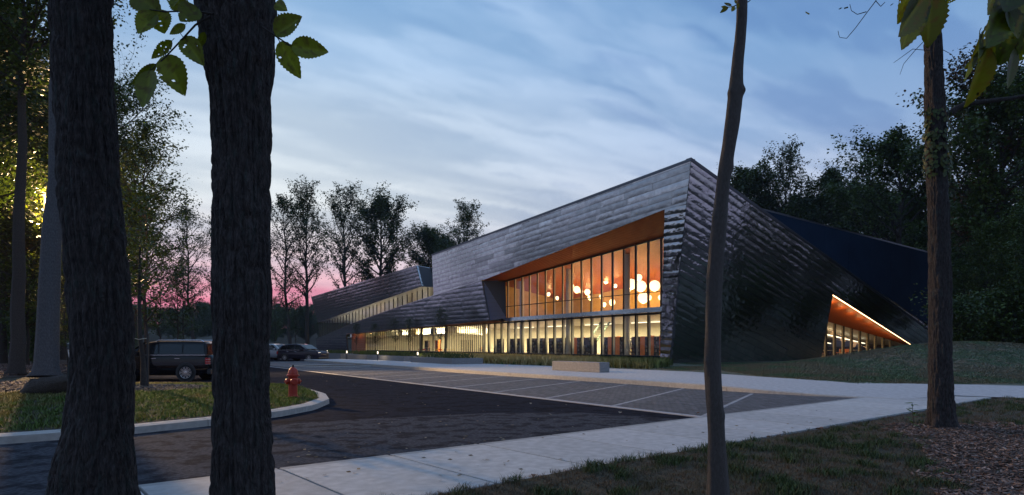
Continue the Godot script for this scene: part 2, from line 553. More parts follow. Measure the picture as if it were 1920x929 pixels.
func sheet(x0: float, x1: float, z0: float, z1: float, step: float, h: Callable, keep: PackedVector2Array) -> Buf:
	var b := Buf.new()
	var nx := int((x1 - x0) / step) + 1
	var nz := int((z1 - z0) / step) + 1
	var grid := {}
	var idx := func(x: float, z: float) -> int:
		var key := Vector2i(roundi(x * 1000), roundi(z * 1000))
		if not grid.has(key):
			var y: float = h.call(x, z)
			var nn := Vector3(h.call(x - 0.1, z) - h.call(x + 0.1, z), 0.2, h.call(x, z - 0.1) - h.call(x, z + 0.1)).normalized()
			grid[key] = b.vert(Vector3(x, y, z), nn)
		return grid[key]
	for i in nx:
		for j in nz:
			var x := x0 + i * step
			var z := z0 + j * step
			var cell := PackedVector2Array([Vector2(x, z), Vector2(x + step, z), Vector2(x + step, z + step), Vector2(x, z + step)])
			for piece in Geometry2D.intersect_polygons(cell, keep):
				var ix := Geometry2D.triangulate_polygon(piece)
				for k in range(0, ix.size(), 3):
					b.face(idx.call(piece[ix[k]].x, piece[ix[k]].y), idx.call(piece[ix[k + 1]].x, piece[ix[k + 1]].y), idx.call(piece[ix[k + 2]].x, piece[ix[k + 2]].y))
	return b

func xz(list: Array) -> PackedVector2Array:    # [x, distance] pairs to x, z
	var p := PackedVector2Array()
	for a in list:
		p.append(Vector2(a[0], -a[1]))
	return p

func smooth_line(pts: PackedVector2Array, step := 0.6) -> PackedVector2Array:
	var c := Curve2D.new()
	for k in pts.size():
		var t := (pts[mini(k + 1, pts.size() - 1)] - pts[maxi(k - 1, 0)]) / 6.0
		c.add_point(pts[k], -t, t)
	var out := PackedVector2Array()
	var n := int(c.get_baked_length() / step)
	for k in n + 1:
		out.append(c.sample_baked(c.get_baked_length() * k / n))
	return out

# a kerb along a line: each cast piece is a part; inner side is to the left of the line's direction when side = 1
func kerb(called: String, label: String, line: PackedVector2Array, wide: float, h0: Callable, slope: float, side: float, piece := 3.0) -> void:
	var root := thing(called, label, "kerb")
	root.set_meta("kind", "structure")
	var n := line.size()
	var k := 0
	var step := (line[1] - line[0]).length()
	var per := maxi(1, int(piece / step))
	while k < n - 1:
		var last := mini(k + per, n - 1)
		var b := Buf.new()
		var prev := []
		for q in range(k, last + 1):
			var d := (line[mini(q + 1, n - 1)] - line[maxi(q - 1, 0)]).normalized()
			var o := Vector2(d.y, -d.x) * side
			var p := line[q]
			if q == k and k > 0: p += d * 0.006
			if q == last and last < n - 1: p -= d * 0.006
			var top: float = h0.call(-p.y)
			var prof := [[0.0, -0.1], [0.012, maxf(top - 0.025, 0.006)], [0.03 + slope, top - 0.004], [0.06 + slope, top], [wide - 0.02, top], [wide, top - 0.02], [wide, -0.1]]
			var ring := []
			for r in prof:
				ring.append(Vector3(p.x + o.x * r[0], r[1], p.y + o.y * r[0]))
			if q > k:
				for s in ring.size() - 1:
					b.out(prev[s], ring[s], ring[s + 1], prev[s + 1], Vector3(p.x + o.x * wide * 0.5, -0.05, p.y + o.y * wide * 0.5))
			if q == k or q == last:
				var ctr := Vector3(p.x, -0.05, p.y) + Vector3(d.x, 0, d.y) * (1.0 if q == k else -1.0)
				for s in range(1, ring.size() - 2):
					b.out(ring[0], ring[s], ring[s + 1], ring[ring.size() - 1], ctr)
			prev = ring
		obj("kerb_stone", b, M.curb, root)
		k = last

func ground() -> void:
	var b := Buf.new()
	b.poly(xz([[-900, -60], [900, -60], [900, 1500], [-900, 1500]]), -0.06, -0.06)
	struct("ground", b, M.litter)
	# the drive and car park
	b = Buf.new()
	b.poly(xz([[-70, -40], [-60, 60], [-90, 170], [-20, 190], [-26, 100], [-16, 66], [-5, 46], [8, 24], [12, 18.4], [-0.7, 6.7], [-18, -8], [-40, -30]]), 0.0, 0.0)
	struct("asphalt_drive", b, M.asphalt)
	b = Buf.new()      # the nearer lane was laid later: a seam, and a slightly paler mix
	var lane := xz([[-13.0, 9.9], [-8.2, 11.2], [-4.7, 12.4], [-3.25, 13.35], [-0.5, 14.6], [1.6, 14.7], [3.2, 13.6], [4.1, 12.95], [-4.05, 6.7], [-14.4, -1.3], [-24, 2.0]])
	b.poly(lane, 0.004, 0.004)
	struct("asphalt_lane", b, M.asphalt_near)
	# near walk: slabs laid across a strip 2.3 m wide
	var walk := thing("near_walk", "broom-finished concrete walk crossing in front of the bark bed", "walk")
	walk.set_meta("kind", "structure")
	b = Buf.new()
	b.poly(xz([[-14.2, -3.4], [13.8, 19.5], [16.2, 17.6], [-12.0, -5.2]]), 0.012, 0.012)
	obj("bed", b, M.joint, walk)
	var dirw := Vector2(0.7725, -0.635).normalized()        # along the walk, away to the right
	var nrm := Vector2(-dirw.y, dirw.x)                     # towards the camera's side
	var p0 := Vector2(-4.05, -6.89)
	var k := -6
	while k < 16:
		var a := p0 + dirw * (k * 1.52 + 0.017)
		var c := p0 + dirw * ((k + 1) * 1.52 - 0.017)
		var wide := 2.42
		b = Buf.new()
		var tone := rf(0.47, 0.6)
		b.box(Vector3(0, 0.0, 0.16), Vector3((c - a).length(), 0.05, wide), Color(tone, tone * 0.99, tone * 0.96), Transform3D(Basis(Vector3(dirw.x, 0, dirw.y), Vector3.UP, Vector3(nrm.x, 0, nrm.y)), Vector3(a.x, 0, a.y)), 0.006)
		obj("slab", b, M.walk, walk)
		b = Buf.new()
		tone = rf(0.34, 0.40)
		b.box(Vector3(0, 0.0, 0.0), Vector3((c - a).length(), 0.044, 0.152), Color(tone, tone, tone * 0.97), Transform3D(Basis(Vector3(dirw.x, 0, dirw.y), Vector3.UP, Vector3(nrm.x, 0, nrm.y)), Vector3(a.x, 0, a.y)), 0.008)
		obj("edge_slab", b, M.walk, walk)
		k += 1
	# the parking strip of dark pavers, with lines of pale ones
	var e0 := Vector2(4.45, -13.25)
	var ed := Vector2(-0.553, -0.833)                       # along the strip's edge, away
	var en := Vector2(0.833, -0.553)                        # towards the library
	var bay := xz([[4.42, 13.3], [9.4, 16.95], [10.9, 17.95], [10.4, 18.4], [8.0, 20.4], [6.3, 22.7], [4.2, 25.9], [1.3, 29.8], [-1.7, 33.9], [-5.9, 40.1], [-13.9, 52.1], [-19.9, 61.5], [-24.5, 58.2], [-19.0, 49.2]])
	var strip := thing("paver_bay", "strip of small dark pavers with pale paver bay lines", "paving")
	strip.set_meta("kind", "structure")
	b = Buf.new()
	b.poly(bay, 0.006, 0.006)
	obj("bed", b, M.joint, strip)
	var places := []
	var tints := []
	var sv := Vector2(0.476, -0.879)                        # direction of the bay lines
	var row := 0
	var across := 0.06
	while across < 8.5:
		var along := -1.0 + (0.11 if row % 2 else 0.0)
		while along < 58.0:
			var p := e0 + ed * along + en * across
			if Geometry2D.is_point_in_polygon(p, bay):
				var near := -p.y < 40.0
				if near or (row % 2 == 0):
					places.append(Transform3D(Basis(Vector3(ed.x, 0, ed.y) * (1.0 if near else 2.0), Vector3.UP, Vector3(en.x, 0, en.y) * (1.0 if near else 2.0)), Vector3(p.x, rf(-0.001, 0.002), p.y)))
					var t := rf(0.05, 0.115)
					tints.append(Color(t * 0.97, t * 0.96, t * 1.0))
			along += 0.215
		across += 0.108
		row += 1
	for m in 17:       # the bay lines: strips of pale pavers laid across, each its own
		var a := e0 + ed * (1.2 + 2.82 * m - 3.4)
		var n := 0
		while n < 34:
			var c := a + sv * (0.12 + n * 0.215)
			var rel := c - e0
			if rel.dot(en) > 0.03 and Geometry2D.is_point_in_polygon(c + sv * 0.2, bay) and Geometry2D.is_point_in_polygon(c, bay):
				var t := rf(0.28, 0.38)
				places.append(Transform3D(Basis(Vector3(sv.x, 0, sv.y), Vector3.UP, Vector3(-sv.y, 0, sv.x)), Vector3(c.x, 0.006, c.y)))
				tints.append(Color(t, t * 0.97, t * 0.96))
			n += 1
	b = Buf.new()
	b.box(Vector3(-0.104, 0.002, -0.0505), Vector3(0.104, 0.022, 0.0505), Color.WHITE, Transform3D.IDENTITY, 0.005)
	many("paver", b, M.paver, places, tints, strip)
	b = Buf.new()
	b.box(Vector3(-0.2, 0.0, -0.16), Vector3(58, 0.024, 0.0), Color.WHITE, Transform3D(Basis(Vector3(ed.x, 0, ed.y), Vector3.UP, Vector3(en.x, 0, en.y)), Vector3(e0.x, 0, e0.y)), 0.004)
	obj("edge_strip", b, M.line, strip)
	# the library's walk behind the kerb
	var kl := smooth_line(xz([[10.75, 17.9], [10.3, 18.3], [9.3, 19.0], [7.9, 20.3], [6.2, 22.6], [4.1, 25.8], [1.2, 29.7], [-1.8, 33.8], [-6.0, 40.0], [-14, 52], [-20, 61.5]]), 0.5)
	kerb("walk_kerb", "warm lit concrete kerb between dark pavers and the library walk", kl, 0.16, func(d: float) -> float: return lerpf(0.05, 0.212, smoothstep(17.5, 22.5, d)), 0.05, -1.0, 3.0)
	var far := [[-17.0, 63], [-11, 57.5], [-2.3, 47.0], [3.2, 40.6], [9.2, 32.8], [10.8, 27.2], [12.4, 23.5], [14.5, 22.3], [17.5, 21.7], [26, 20.6], [34, 21.5], [34, 17.4], [16.0, 17.4], [12.8, 18.95], [11.6, 18.2]]
	var wp := PackedVector2Array()
	for q in kl.size():
		var d := (kl[mini(q + 1, kl.size() - 1)] - kl[maxi(q - 1, 0)]).normalized()
		wp.append(kl[q] + Vector2(-d.y, d.x) * 0.155)
	wp.append_array(xz(far))
	b = sheet(-21, 36, -64, -16, 1.0, func(x: float, z: float) -> float: return lerpf(0.046, 0.20, smoothstep(17.5, 22.5, -z)), wp)
	for q in b.c.size(): b.c[q] = Color(0.55, 0.545, 0.535)
	struct("library_walk", b, M.walk)
	# lawn and mound between the walk and the library
	b = sheet(-12, 76, -84, -19, 1.0, berm, xz([[-11.2, 57.2], [-2.3, 46.8], [3.2, 40.4], [9.2, 32.6], [10.8, 27.0], [12.4, 23.3], [14.5, 22.1], [17.5, 21.5], [26, 20.4], [34, 21.3], [75, 24], [75, 84], [38, 84], [34, 70], [11.0, 47.5], [-8, 78]]))
	struct("mound", b, M.mound)
	# lawn in front on the right, and the bark bed in it
	var near_poly := xz([[-12.0, -5.5], [-2.9, 4.72], [-0.5, 6.5], [1.0, 7.85], [2.6, 9.1], [6.05, 11.7], [9.0, 14.1], [13.9, 18.1], [16, 17.3], [34, 17.3], [34, 0], [14, -12]])
	b = sheet(-13, 35, -19, 12, 0.5, lawn_h, near_poly)
	struct("near_lawn", b, M.soil)
	# kerbed island on the left
	var il := smooth_line(xz([[-22, 4.6], [-14.0, 7.6], [-7.96, 9.95], [-6.6, 11.1], [-5.6, 12.55], [-5.0, 13.9], [-4.72, 15.3], [-4.85, 17.0], [-5.5, 18.9], [-6.6, 20.9], [-8.0, 22.3], [-10.9, 23.2], [-14.1, 23.6], [-17.5, 23.7]]), 0.45)
	kerb("island_kerb", "sloped concrete kerb curving round the grass island by the hydrant", il, 0.3, func(_d: float) -> float: return 0.15, 0.10, 1.0, 2.4)
	var ip := PackedVector2Array()
	for q in il.size():
		var d := (il[mini(q + 1, il.size() - 1)] - il[maxi(q - 1, 0)]).normalized()
		ip.append(il[q] + Vector2(d.y, -d.x) * 0.29)
	ip.append_array(xz([[-21, 30], [-21, 50], [-60, 60], [-62, 4], [-40, -3]]))
	b = sheet(-63, -4, -61, 4, 0.9, island_h, ip)
	struct("island_lawn", b, M.soil)
	# the bark-mulched floor of the wood on the left lies over it
	b = sheet(-62, -12, -58, -10, 0.9, func(x: float, z: float) -> float: return island_h(x, z) + 0.025, xz([[-13.6, 15.9], [-12.9, 18.5], [-13.4, 22.8], [-20, 23.5], [-21, 49], [-60, 57], [-61, 20], [-30, 14.5], [-18, 14.6]]))
	struct("mulch_bed", b, M.litter)
	# small mulched loop island in the far part of the paving
	var ol := PackedVector2Array()
	for q in 33:
		var a := TAU * q / 32
		ol.append(Vector2(-12.6, -47.0) + Vector2(cos(a) * 3.4, sin(a) * 1.7).rotated(-0.35))
	kerb("loop_kerb", "low kerb ring round the small mulch island before the planters", ol, 0.15, func(_d: float) -> float: return 0.1, 0.0, 1.0, 2.5)
	b = Buf.new()
	b.poly(ol, 0.06, 0.06)
	struct("loop_bed", b, M.litter)
	# far wooded rise
	b = Buf.new()
	var hill := sheet(-520, 620, -560, -260, 20.0, func(x: float, z: float) -> float: return -1.0 + 13.0 * smoothstep(-262.0, -420.0, z) + 3.0 * sin(x * 0.021) + 1.5 * sin(x * 0.06 + 1.0), xz([[-520, 262], [620, 262], [620, 560], [-520, 560]]))
	struct("far_hill", hill, M.soil)

func island_h(x: float, z: float) -> float:
	var d := -z
	return 0.15 + 0.12 * smoothstep(0.0, 4.0, -5.0 - x) * smoothstep(10.0, 15.0, d + (x + 8.0) * -0.2) * smoothstep(24.5, 20.0, d) + 0.25 * smoothstep(-16.0, -26.0, x)

func grass_tuft(blades: int, h: float, r: float, wd: float) -> Buf:
	var b := Buf.new()
	for k in blades:
		var a := rf(0, TAU)
		var p := Vector3(cos(a), 0, sin(a)) * rf(0, r)
		var lean := Vector3(rf(-1, 1), 0, rf(-1, 1)) * h * 0.55
		var hh := h * rf(0.55, 1.0)
		var sd := Vector3(cos(a * 3.7), 0, sin(a * 3.7)) * wd
		var mid := p + lean * 0.3 + Vector3.UP * hh * 0.6
		var t := rf(0.75, 1.25)
		var col := Color(t, t, t)
		var st := b.v.size()
		b.quad(p - sd, p + sd, mid + sd * 0.7, mid - sd * 0.7, col)
		b.tri(mid - sd * 0.7, mid + sd * 0.7, p + lean + Vector3.UP * hh, col)
		for q in range(st, b.v.size()): b.n[q] = (b.n[q] * (1.0 if b.n[q].y > 0.0 else -1.0) * 0.9 + Vector3.UP * 0.8).normalized()
	return b

func vegetation_ground() -> void:
	var patch := FastNoiseLite.new()
	patch.seed = 3; patch.frequency = 0.35; patch.fractal_octaves = 3
	var green := Vector3(0.055, 0.10, 0.02)
	var dry := Vector3(0.17, 0.115, 0.065)
	# right lawn
	var places := []
	var tints := []
	var tuft := grass_tuft(9, 0.10, 0.06, 0.0028)
	var reg := xz([[-3.6, 4.0], [-2.9, 4.72], [-0.5, 6.6], [1.0, 7.9], [2.6, 9.15], [6.1, 11.8], [9.0, 14.2], [13.9, 18.2], [16, 17.3], [34, 17.3], [34, 8], [12, 3], [3, 3]])
	for k in 80000:
		var d := 3.5 + 15.0 * pow(rng.randf(), 1.35)
		var x := rf(-0.75, 1.4) * d + 0.5
		var p := Vector2(x, -d)
		if not Geometry2D.is_point_in_polygon(p, reg) or bark_bed(x, d, patch):
			continue
		var n := patch.get_noise_2d(x * 3.0, d * 3.0) + 0.5 * patch.get_noise_2d(x * 9.0 + 50.0, d * 9.0)
		var g := smoothstep(-0.05, 0.45, n + 0.16 * sin(d * 0.9))
		var s := rf(0.55, 1.1) * lerpf(0.55, 1.15, g)
		places.append(Transform3D(Basis(Vector3.UP, rf(0, TAU)).scaled(Vector3(s * 1.2, s, s * 1.2)), Vector3(x, lawn_h(x, -d) - 0.004, -d)))
		var c := dry.lerp(green, g) * rf(0.7, 1.25)
		tints.append(Color(c.x, c.y, c.z))
	tag(many("grass", tuft, M.blade, places, tints), "thin dry and green grass in front of the bark bed", "grass")
	# island grass
	places = []; tints = []
	tuft = grass_tuft(10, 0.085, 0.09, 0.004)
	for k in 34000:
		var x := rf(-22, -4.9)
		var d := rf(4.8, 23.2)
		var p := Vector2(x, -d)
		var edge := in_island(x, d)
		if edge < 0.0:
			continue
		var n := patch.get_noise_2d(x * 1.3 + 20.0, d * 1.3) + 0.3 * patch.get_noise_2d(x * 6.0, d * 6.0)
		var g := smoothstep(-0.45, 0.1, n + 0.25)
		if d > 21.6: g *= 0.3
		if x < -11 and d > 13.0: g *= 0.3
		var c := Vector3(0.27, 0.22, 0.07).lerp(Vector3(0.12, 0.20, 0.022), g) * rf(0.75, 1.2)
		var s := rf(0.7, 1.15)
		places.append(Transform3D(Basis(Vector3.UP, rf(0, TAU)).scaled(Vector3(s * 1.3, s, s * 1.3)), Vector3(x, island_h(x, -d) - 0.004, -d)))
		tints.append(Color(c.x, c.y, c.z))
	tag(many("grass", tuft, M.blade, places, tints), "lamp-lit green lawn inside the kerbed island round the hydrant", "grass")
	# mound grass
	places = []; tints = []
	tuft = grass_tuft(16, 0.06, 0.22, 0.0045)
	for k in 90000:
		var x := rf(6, 40)
		var d := rf(21.5, 50)
		if x < 9.4 + (32.6 - d) * 0.28 or x < 10.8 and d < 34 or d > 47.0 + (x - 11.0) * 0.55 or d < 22.6:
			continue
		if x < 12.5 and d > 40.0: continue
		var n := patch.get_noise_2d(x * 0.9, d * 0.45 + 9.0) + 0.4 * patch.get_noise_2d(x * 4.0, d * 2.0)
		var g := smoothstep(-0.12, 0.3, n)
		var c := Vector3(0.27, 0.22, 0.15).lerp(Vector3(0.13, 0.24, 0.12), clampf(g * 0.75 + 0.25, 0, 1)) * rf(0.7, 1.25)
		var s := rf(0.6, 1.1)
		places.append(Transform3D(Basis(Vector3.UP, rf(0, TAU)).scaled(Vector3(s * 1.3, s, s * 1.3)), Vector3(x, berm(x, -d) - 0.006, -d)))
		tints.append(Color(c.x, c.y, c.z))
	tag(many("grass", tuft, M.blade, places, tints), "short patchy brown and green grass covering the mound", "grass")
	# ornamental grass bed along the library front, with green perennials in front of it
	places = []; tints = []
	tuft = grass_tuft(26, 0.60, 0.30, 0.013)
	for q in tuft.n.size(): tuft.n[q] = Vector3.UP
	var fr := [W(33.0, 0, 2.5), W(-2.2, 0, 2.5)]
	var bed := xz([[-10.6, 57.4], [-2.2, 47.5], [3.2, 41.2], [7.6, 36.0], [9.6, 39.5], [11.2, 45.0]])
	bed.append(Vector2(fr[1].x, fr[1].z)); bed.append(Vector2(fr[0].x, fr[0].z))
	for k in 9000:
		var x := rf(-12, 13)
		var d := rf(36, 79)
		if not Geometry2D.is_point_in_polygon(Vector2(x, -d), bed): continue
		var front := d - (57.0 - 1.19 * (x + 10.6))       # metres behind the walk's edge, about
		if front > 0.7 and front < 1.5: continue          # bare soil between the two plantings
		var small := front <= 0.7
		if small and fposmod(x * 1.1, 1.0) > 0.55: continue
		var n := patch.get_noise_2d(x * 0.5 + 30.0, d * 0.5)
		var g := clampf((x - 4.5) / 4.0 + n * 0.7 - 0.1, 0, 1)
		var c := (Vector3(0.11, 0.18, 0.03) if small else Vector3(0.80, 0.58, 0.22).lerp(Vector3(0.17, 0.22, 0.045), g)) * rf(0.7, 1.2)
		var s := rf(0.7, 1.15) * (0.55 if small else 1.0)
		places.append(Transform3D(Basis(Vector3.UP, rf(0, TAU)).scaled(Vector3(s * 1.15, s, s * 1.15)), Vector3(x, berm(x, -d) - 0.03, -d)))
		tints.append(Color(c.x, c.y, c.z))
	tag(many("ornamental_grass", tuft, M.blade, places, tints), "straw-coloured ornamental grass bed under the library windows", "grass")
	# bark chips: the bed on the right, and the wood's floor on the left
	places = []; tints = []
	var chip := Buf.new()
	chip.box(Vector3(-0.03, -0.003, -0.008), Vector3(0.03, 0.004, 0.008), Color.WHITE, Transform3D.IDENTITY)
	for k in 60000:
		var d := 4.0 + 9.5 * pow(rng.randf(), 1.2)
		var x := rf(0.35, 1.35) * d
		if not bark_bed(x, d, patch): continue
		var c := Vector3(0.10, 0.055, 0.04).lerp(Vector3(0.38, 0.28, 0.23), pow(rng.randf(), 2.2)) * rf(0.6, 1.15)
		var s := rf(0.5, 1.3)
		places.append(Transform3D(Basis.from_euler(Vector3(rf(-0.5, 0.5), rf(0, TAU), rf(-0.5, 0.5))).scaled(Vector3(s * rf(0.7, 1.6), s, s)), Vector3(x, lawn_h(x, -d) + 0.012 + rf(-0.01, 0.025), -d)))
		tints.append(Color(c.x, c.y, c.z))
	tag(many("bark_chips", chip, M.chip, places, tints), "shredded brown bark chips round the foot of the right trunk", "bark mulch")
	places = []; tints = []
	for k in 16000:
		var x := rf(-30, -13)
		var d := rf(14.8, 38)
		if d < 23.4 and x > -13.6 - (0.0 if d > 16 else 4.0): continue
		if d > 23.0 and x > -20.5: continue
		var c := Vector3(0.10, 0.06, 0.05).lerp(Vector3(0.27, 0.2, 0.17), pow(rng.randf(), 2.0)) * rf(0.6, 1.1)
		var s := rf(1.0, 2.4)
		places.append(Transform3D(Basis.from_euler(Vector3(rf(-0.5, 0.5), rf(0, TAU), rf(-0.5, 0.5))).scaled(Vector3(s, s, s * 1.4)), Vector3(x, island_h(x, -d) + 0.035 + rf(0, 0.03), -d)))
		tints.append(Color(c.x, c.y, c.z))
	for k in 900:      # the ring of chips round the staked tree
		var a := rf(0, TAU)
		var r := sqrt(rng.randf())
		var p := Vector2(-10.9, -18.9) + Vector2(cos(a) * 1.9, sin(a) * 1.5) * r
		var c := Vector3(0.13, 0.11, 0.09) * rf(0.5, 1.4)
		var s := rf(0.9, 2.0)
		places.append(Transform3D(Basis.from_euler(Vector3(rf(-0.5, 0.5), rf(0, TAU), rf(-0.5, 0.5))).scaled(Vector3(s, s, s * 1.4)), Vector3(p.x, island_h(p.x, p.y) + 0.03 + 0.06 * (1.0 - r), p.y)))
		tints.append(Color(c.x, c.y, c.z))
	tag(many("bark_chips", chip, M.chip, places, tints), "bark mulch under the trees left of the island", "bark mulch")

func bark_bed(x: float, d: float, patch: FastNoiseLite) -> bool:
	var wob := patch.get_noise_2d(x * 4.0, d * 4.0) * 0.45
	var left: float = [4.4, 4.85, 5.25, 5.65, 6.3, 6.6, 6.8][clampi(int((d - 5.6) / 0.95), 0, 6)]
	return x > left + wob and d < 12.0 - 0.04 * (x - 6.0) + wob and d > 3.0 and x - d * 0.95 < 5.5 and not (x > 10.2 and d > 11.3 + wob)

func in_island(x: float, d: float) -> float:
	var poly := xz([[-22, 4.9], [-14.0, 7.95], [-8.1, 10.3], [-6.85, 11.35], [-5.9, 12.7], [-5.32, 13.9], [-5.05, 15.3], [-5.15, 17.0], [-5.8, 18.75], [-6.8, 20.6], [-8.2, 21.95], [-10.9, 22.85], [-22, 23.2]])
	if not Geometry2D.is_point_in_polygon(Vector2(x, -d), poly): return -1.0
	if Vector2(x + 10.9, (d - 18.9) * 1.25).length() < 1.75: return -1.0
	if x < -13.4 and d > 16.0 or x < -16.5 and d > 14.4: return -1.0
	return 1.0

# ---------------------------------------------------------------- library
var panels := []           # [picture area, buffer, part that it belongs to]
var dents := FastNoiseLite.new()

func main_w(h: float) -> float:
	return 1.8 + 0.04 * h

func main_p(u: float, h: float, proud := 0.0) -> Vector3:
	return L(u, h, main_w(h) + proud)

func right_p(s: float, h: float, off := -1.0) -> Vector3:   # on the dark face round the corner; off: how far behind it
	var o := 2.76 * (1.0 - h / 14.71) if off < 0.0 else off
	return L(-5.39 + o, h, 2.39 - s)

# covers a flat outline with courses of lapped, slightly billowed metal sheets
func clad(part: Node3D, outline: Array, along: Vector3, facing: Vector3, course := 0.5, shift := 0.0, m = "zinc", wavy := 0.0) -> void:
	var nn: Vector3 = (outline[1] - outline[0]).cross(outline[2] - outline[0]).normalized()
	if nn.dot(facing) < 0.0: nn = -nn
	var ax := (along - nn * along.dot(nn)).normalized()
	var ay := nn.cross(ax)
	if ay.y < 0.0: ay = -ay
	var org: Vector3 = outline[0]
	var poly := PackedVector2Array()
	var lo := Vector2.INF
	var hi := -Vector2.INF
	for p in outline:
		var q := Vector2((p - org).dot(ax), (p - org).dot(ay))
		poly.append(q)
		lo = lo.min(q); hi = hi.max(q)
	var b0 := lo.y - course * (1.0 - shift)
	while b0 < hi.y:
		var a0 := lo.x - rf(0.1, 2.4)
		while a0 < hi.x:
			var a1 := a0 + rf(2.2, 4.6)
			panel(part, org, ax, ay, nn, poly, Vector2(a0 + 0.008, b0 + 0.006), Vector2(a1 - 0.008, b0 + course - 0.006), m, wavy)
			a0 = a1
		b0 += course

func panel(part: Node3D, org: Vector3, ax: Vector3, ay: Vector3, nn: Vector3, poly: PackedVector2Array, lo: Vector2, hi: Vector2, m: String, wavy: float) -> void:
	var whole := PackedVector2Array([lo, Vector2(hi.x, lo.y), hi, Vector2(lo.x, hi.y)])
	if Geometry2D.intersect_polygons(whole, poly).is_empty():
		return
	var amp := rf(0.004, 0.011) + wavy * rf(0.004, 0.014)
	var tilt := rf(-0.012, 0.012)
	var tip := rf(-0.006, 0.006)
	if m != "zinc_blue": m += "_%d" % (rng.randi() % 3)
	var size := hi - lo
	var b := Buf.new()
	var high := func(q: Vector2) -> float:
		var s := clampf((q.x - lo.x) / size.x, 0, 1)
		var t := clampf((q.y - lo.y) / size.y, 0, 1)
		var p := org + ax * q.x + ay * q.y
		return 0.014 + 0.018 * (1.0 - t) + amp * 4.0 * t * (1.0 - t) * minf(1.0, 7.0 * s * (1.0 - s)) + tilt * s + tip * t + (0.006 + 0.012 * wavy) * dents.get_noise_3d(p.x, p.y, p.z) * minf(1.0, 9.0 * s * (1.0 - s))
	var seen := {}
	var put := func(q: Vector2) -> int:
		if not seen.has(q):
			var h: float = high.call(q)
			var e := 0.01
			var dx: float = (high.call(q + Vector2(e, 0)) - high.call(q - Vector2(e, 0))) / (2 * e)
			var dy: float = (high.call(q + Vector2(0, e)) - high.call(q - Vector2(0, e))) / (2 * e)
			seen[q] = b.vert(org + ax * q.x + ay * q.y + nn * h, (nn - ax * dx - ay * dy).normalized())
		return seen[q]
	var ns := 5
	var nt := 5
	for i in ns:
		for j in nt:
			var c0 := lo + size * Vector2(float(i) / ns, float(j) / nt)
			var c1 := lo + size * Vector2(float(i + 1) / ns, float(j + 1) / nt)
			var cell := PackedVector2Array([c0, Vector2(c1.x, c0.y), c1, Vector2(c0.x, c1.y)])
			for piece in Geometry2D.intersect_polygons(cell, poly):
				var ix := Geometry2D.triangulate_polygon(piece)
				for k in range(0, ix.size(), 3):
					b.face(put.call(piece[ix[k]]), put.call(piece[ix[k + 1]]), put.call(piece[ix[k + 2]]))
	if b.v.is_empty():
		return
	# the folded lower lip
	var mid := FT * (org + ax * (lo.x + hi.x) / 2 + ay * (lo.y + hi.y) / 2)
	var d := -mid.z
	panels.append([size.x * size.y / (d * d), b, part, M[m]])

func flat(called: String, pts: Array, m: Material, parent: Node, thick := Vector3.ZERO) -> MeshInstance3D:
	var b := Buf.new()
	if thick == Vector3.ZERO:
		b.quad(pts[0], pts[1], pts[2], pts[3])
	else:
		b.hull(pts, thick)
	return obj(called, b, m, parent)

func bars(called: String, list: Array, m: Material, parent: Node) -> void:    # each bar a node: [low corner, high corner]
	for a in list:
		var b := Buf.new()
		b.box(a[0], a[1], Color.WHITE, Transform3D.IDENTITY, 0.006)
		obj(called, b, m, parent)

func pane(parent: Node, pts: Array) -> void:
	var b := Buf.new()
	b.quad(pts[0], pts[1], pts[2], pts[3])
	obj("pane", b, M.glass, parent)

func top_at(u: float) -> float:
	return 10.18 - 0.0577 * u

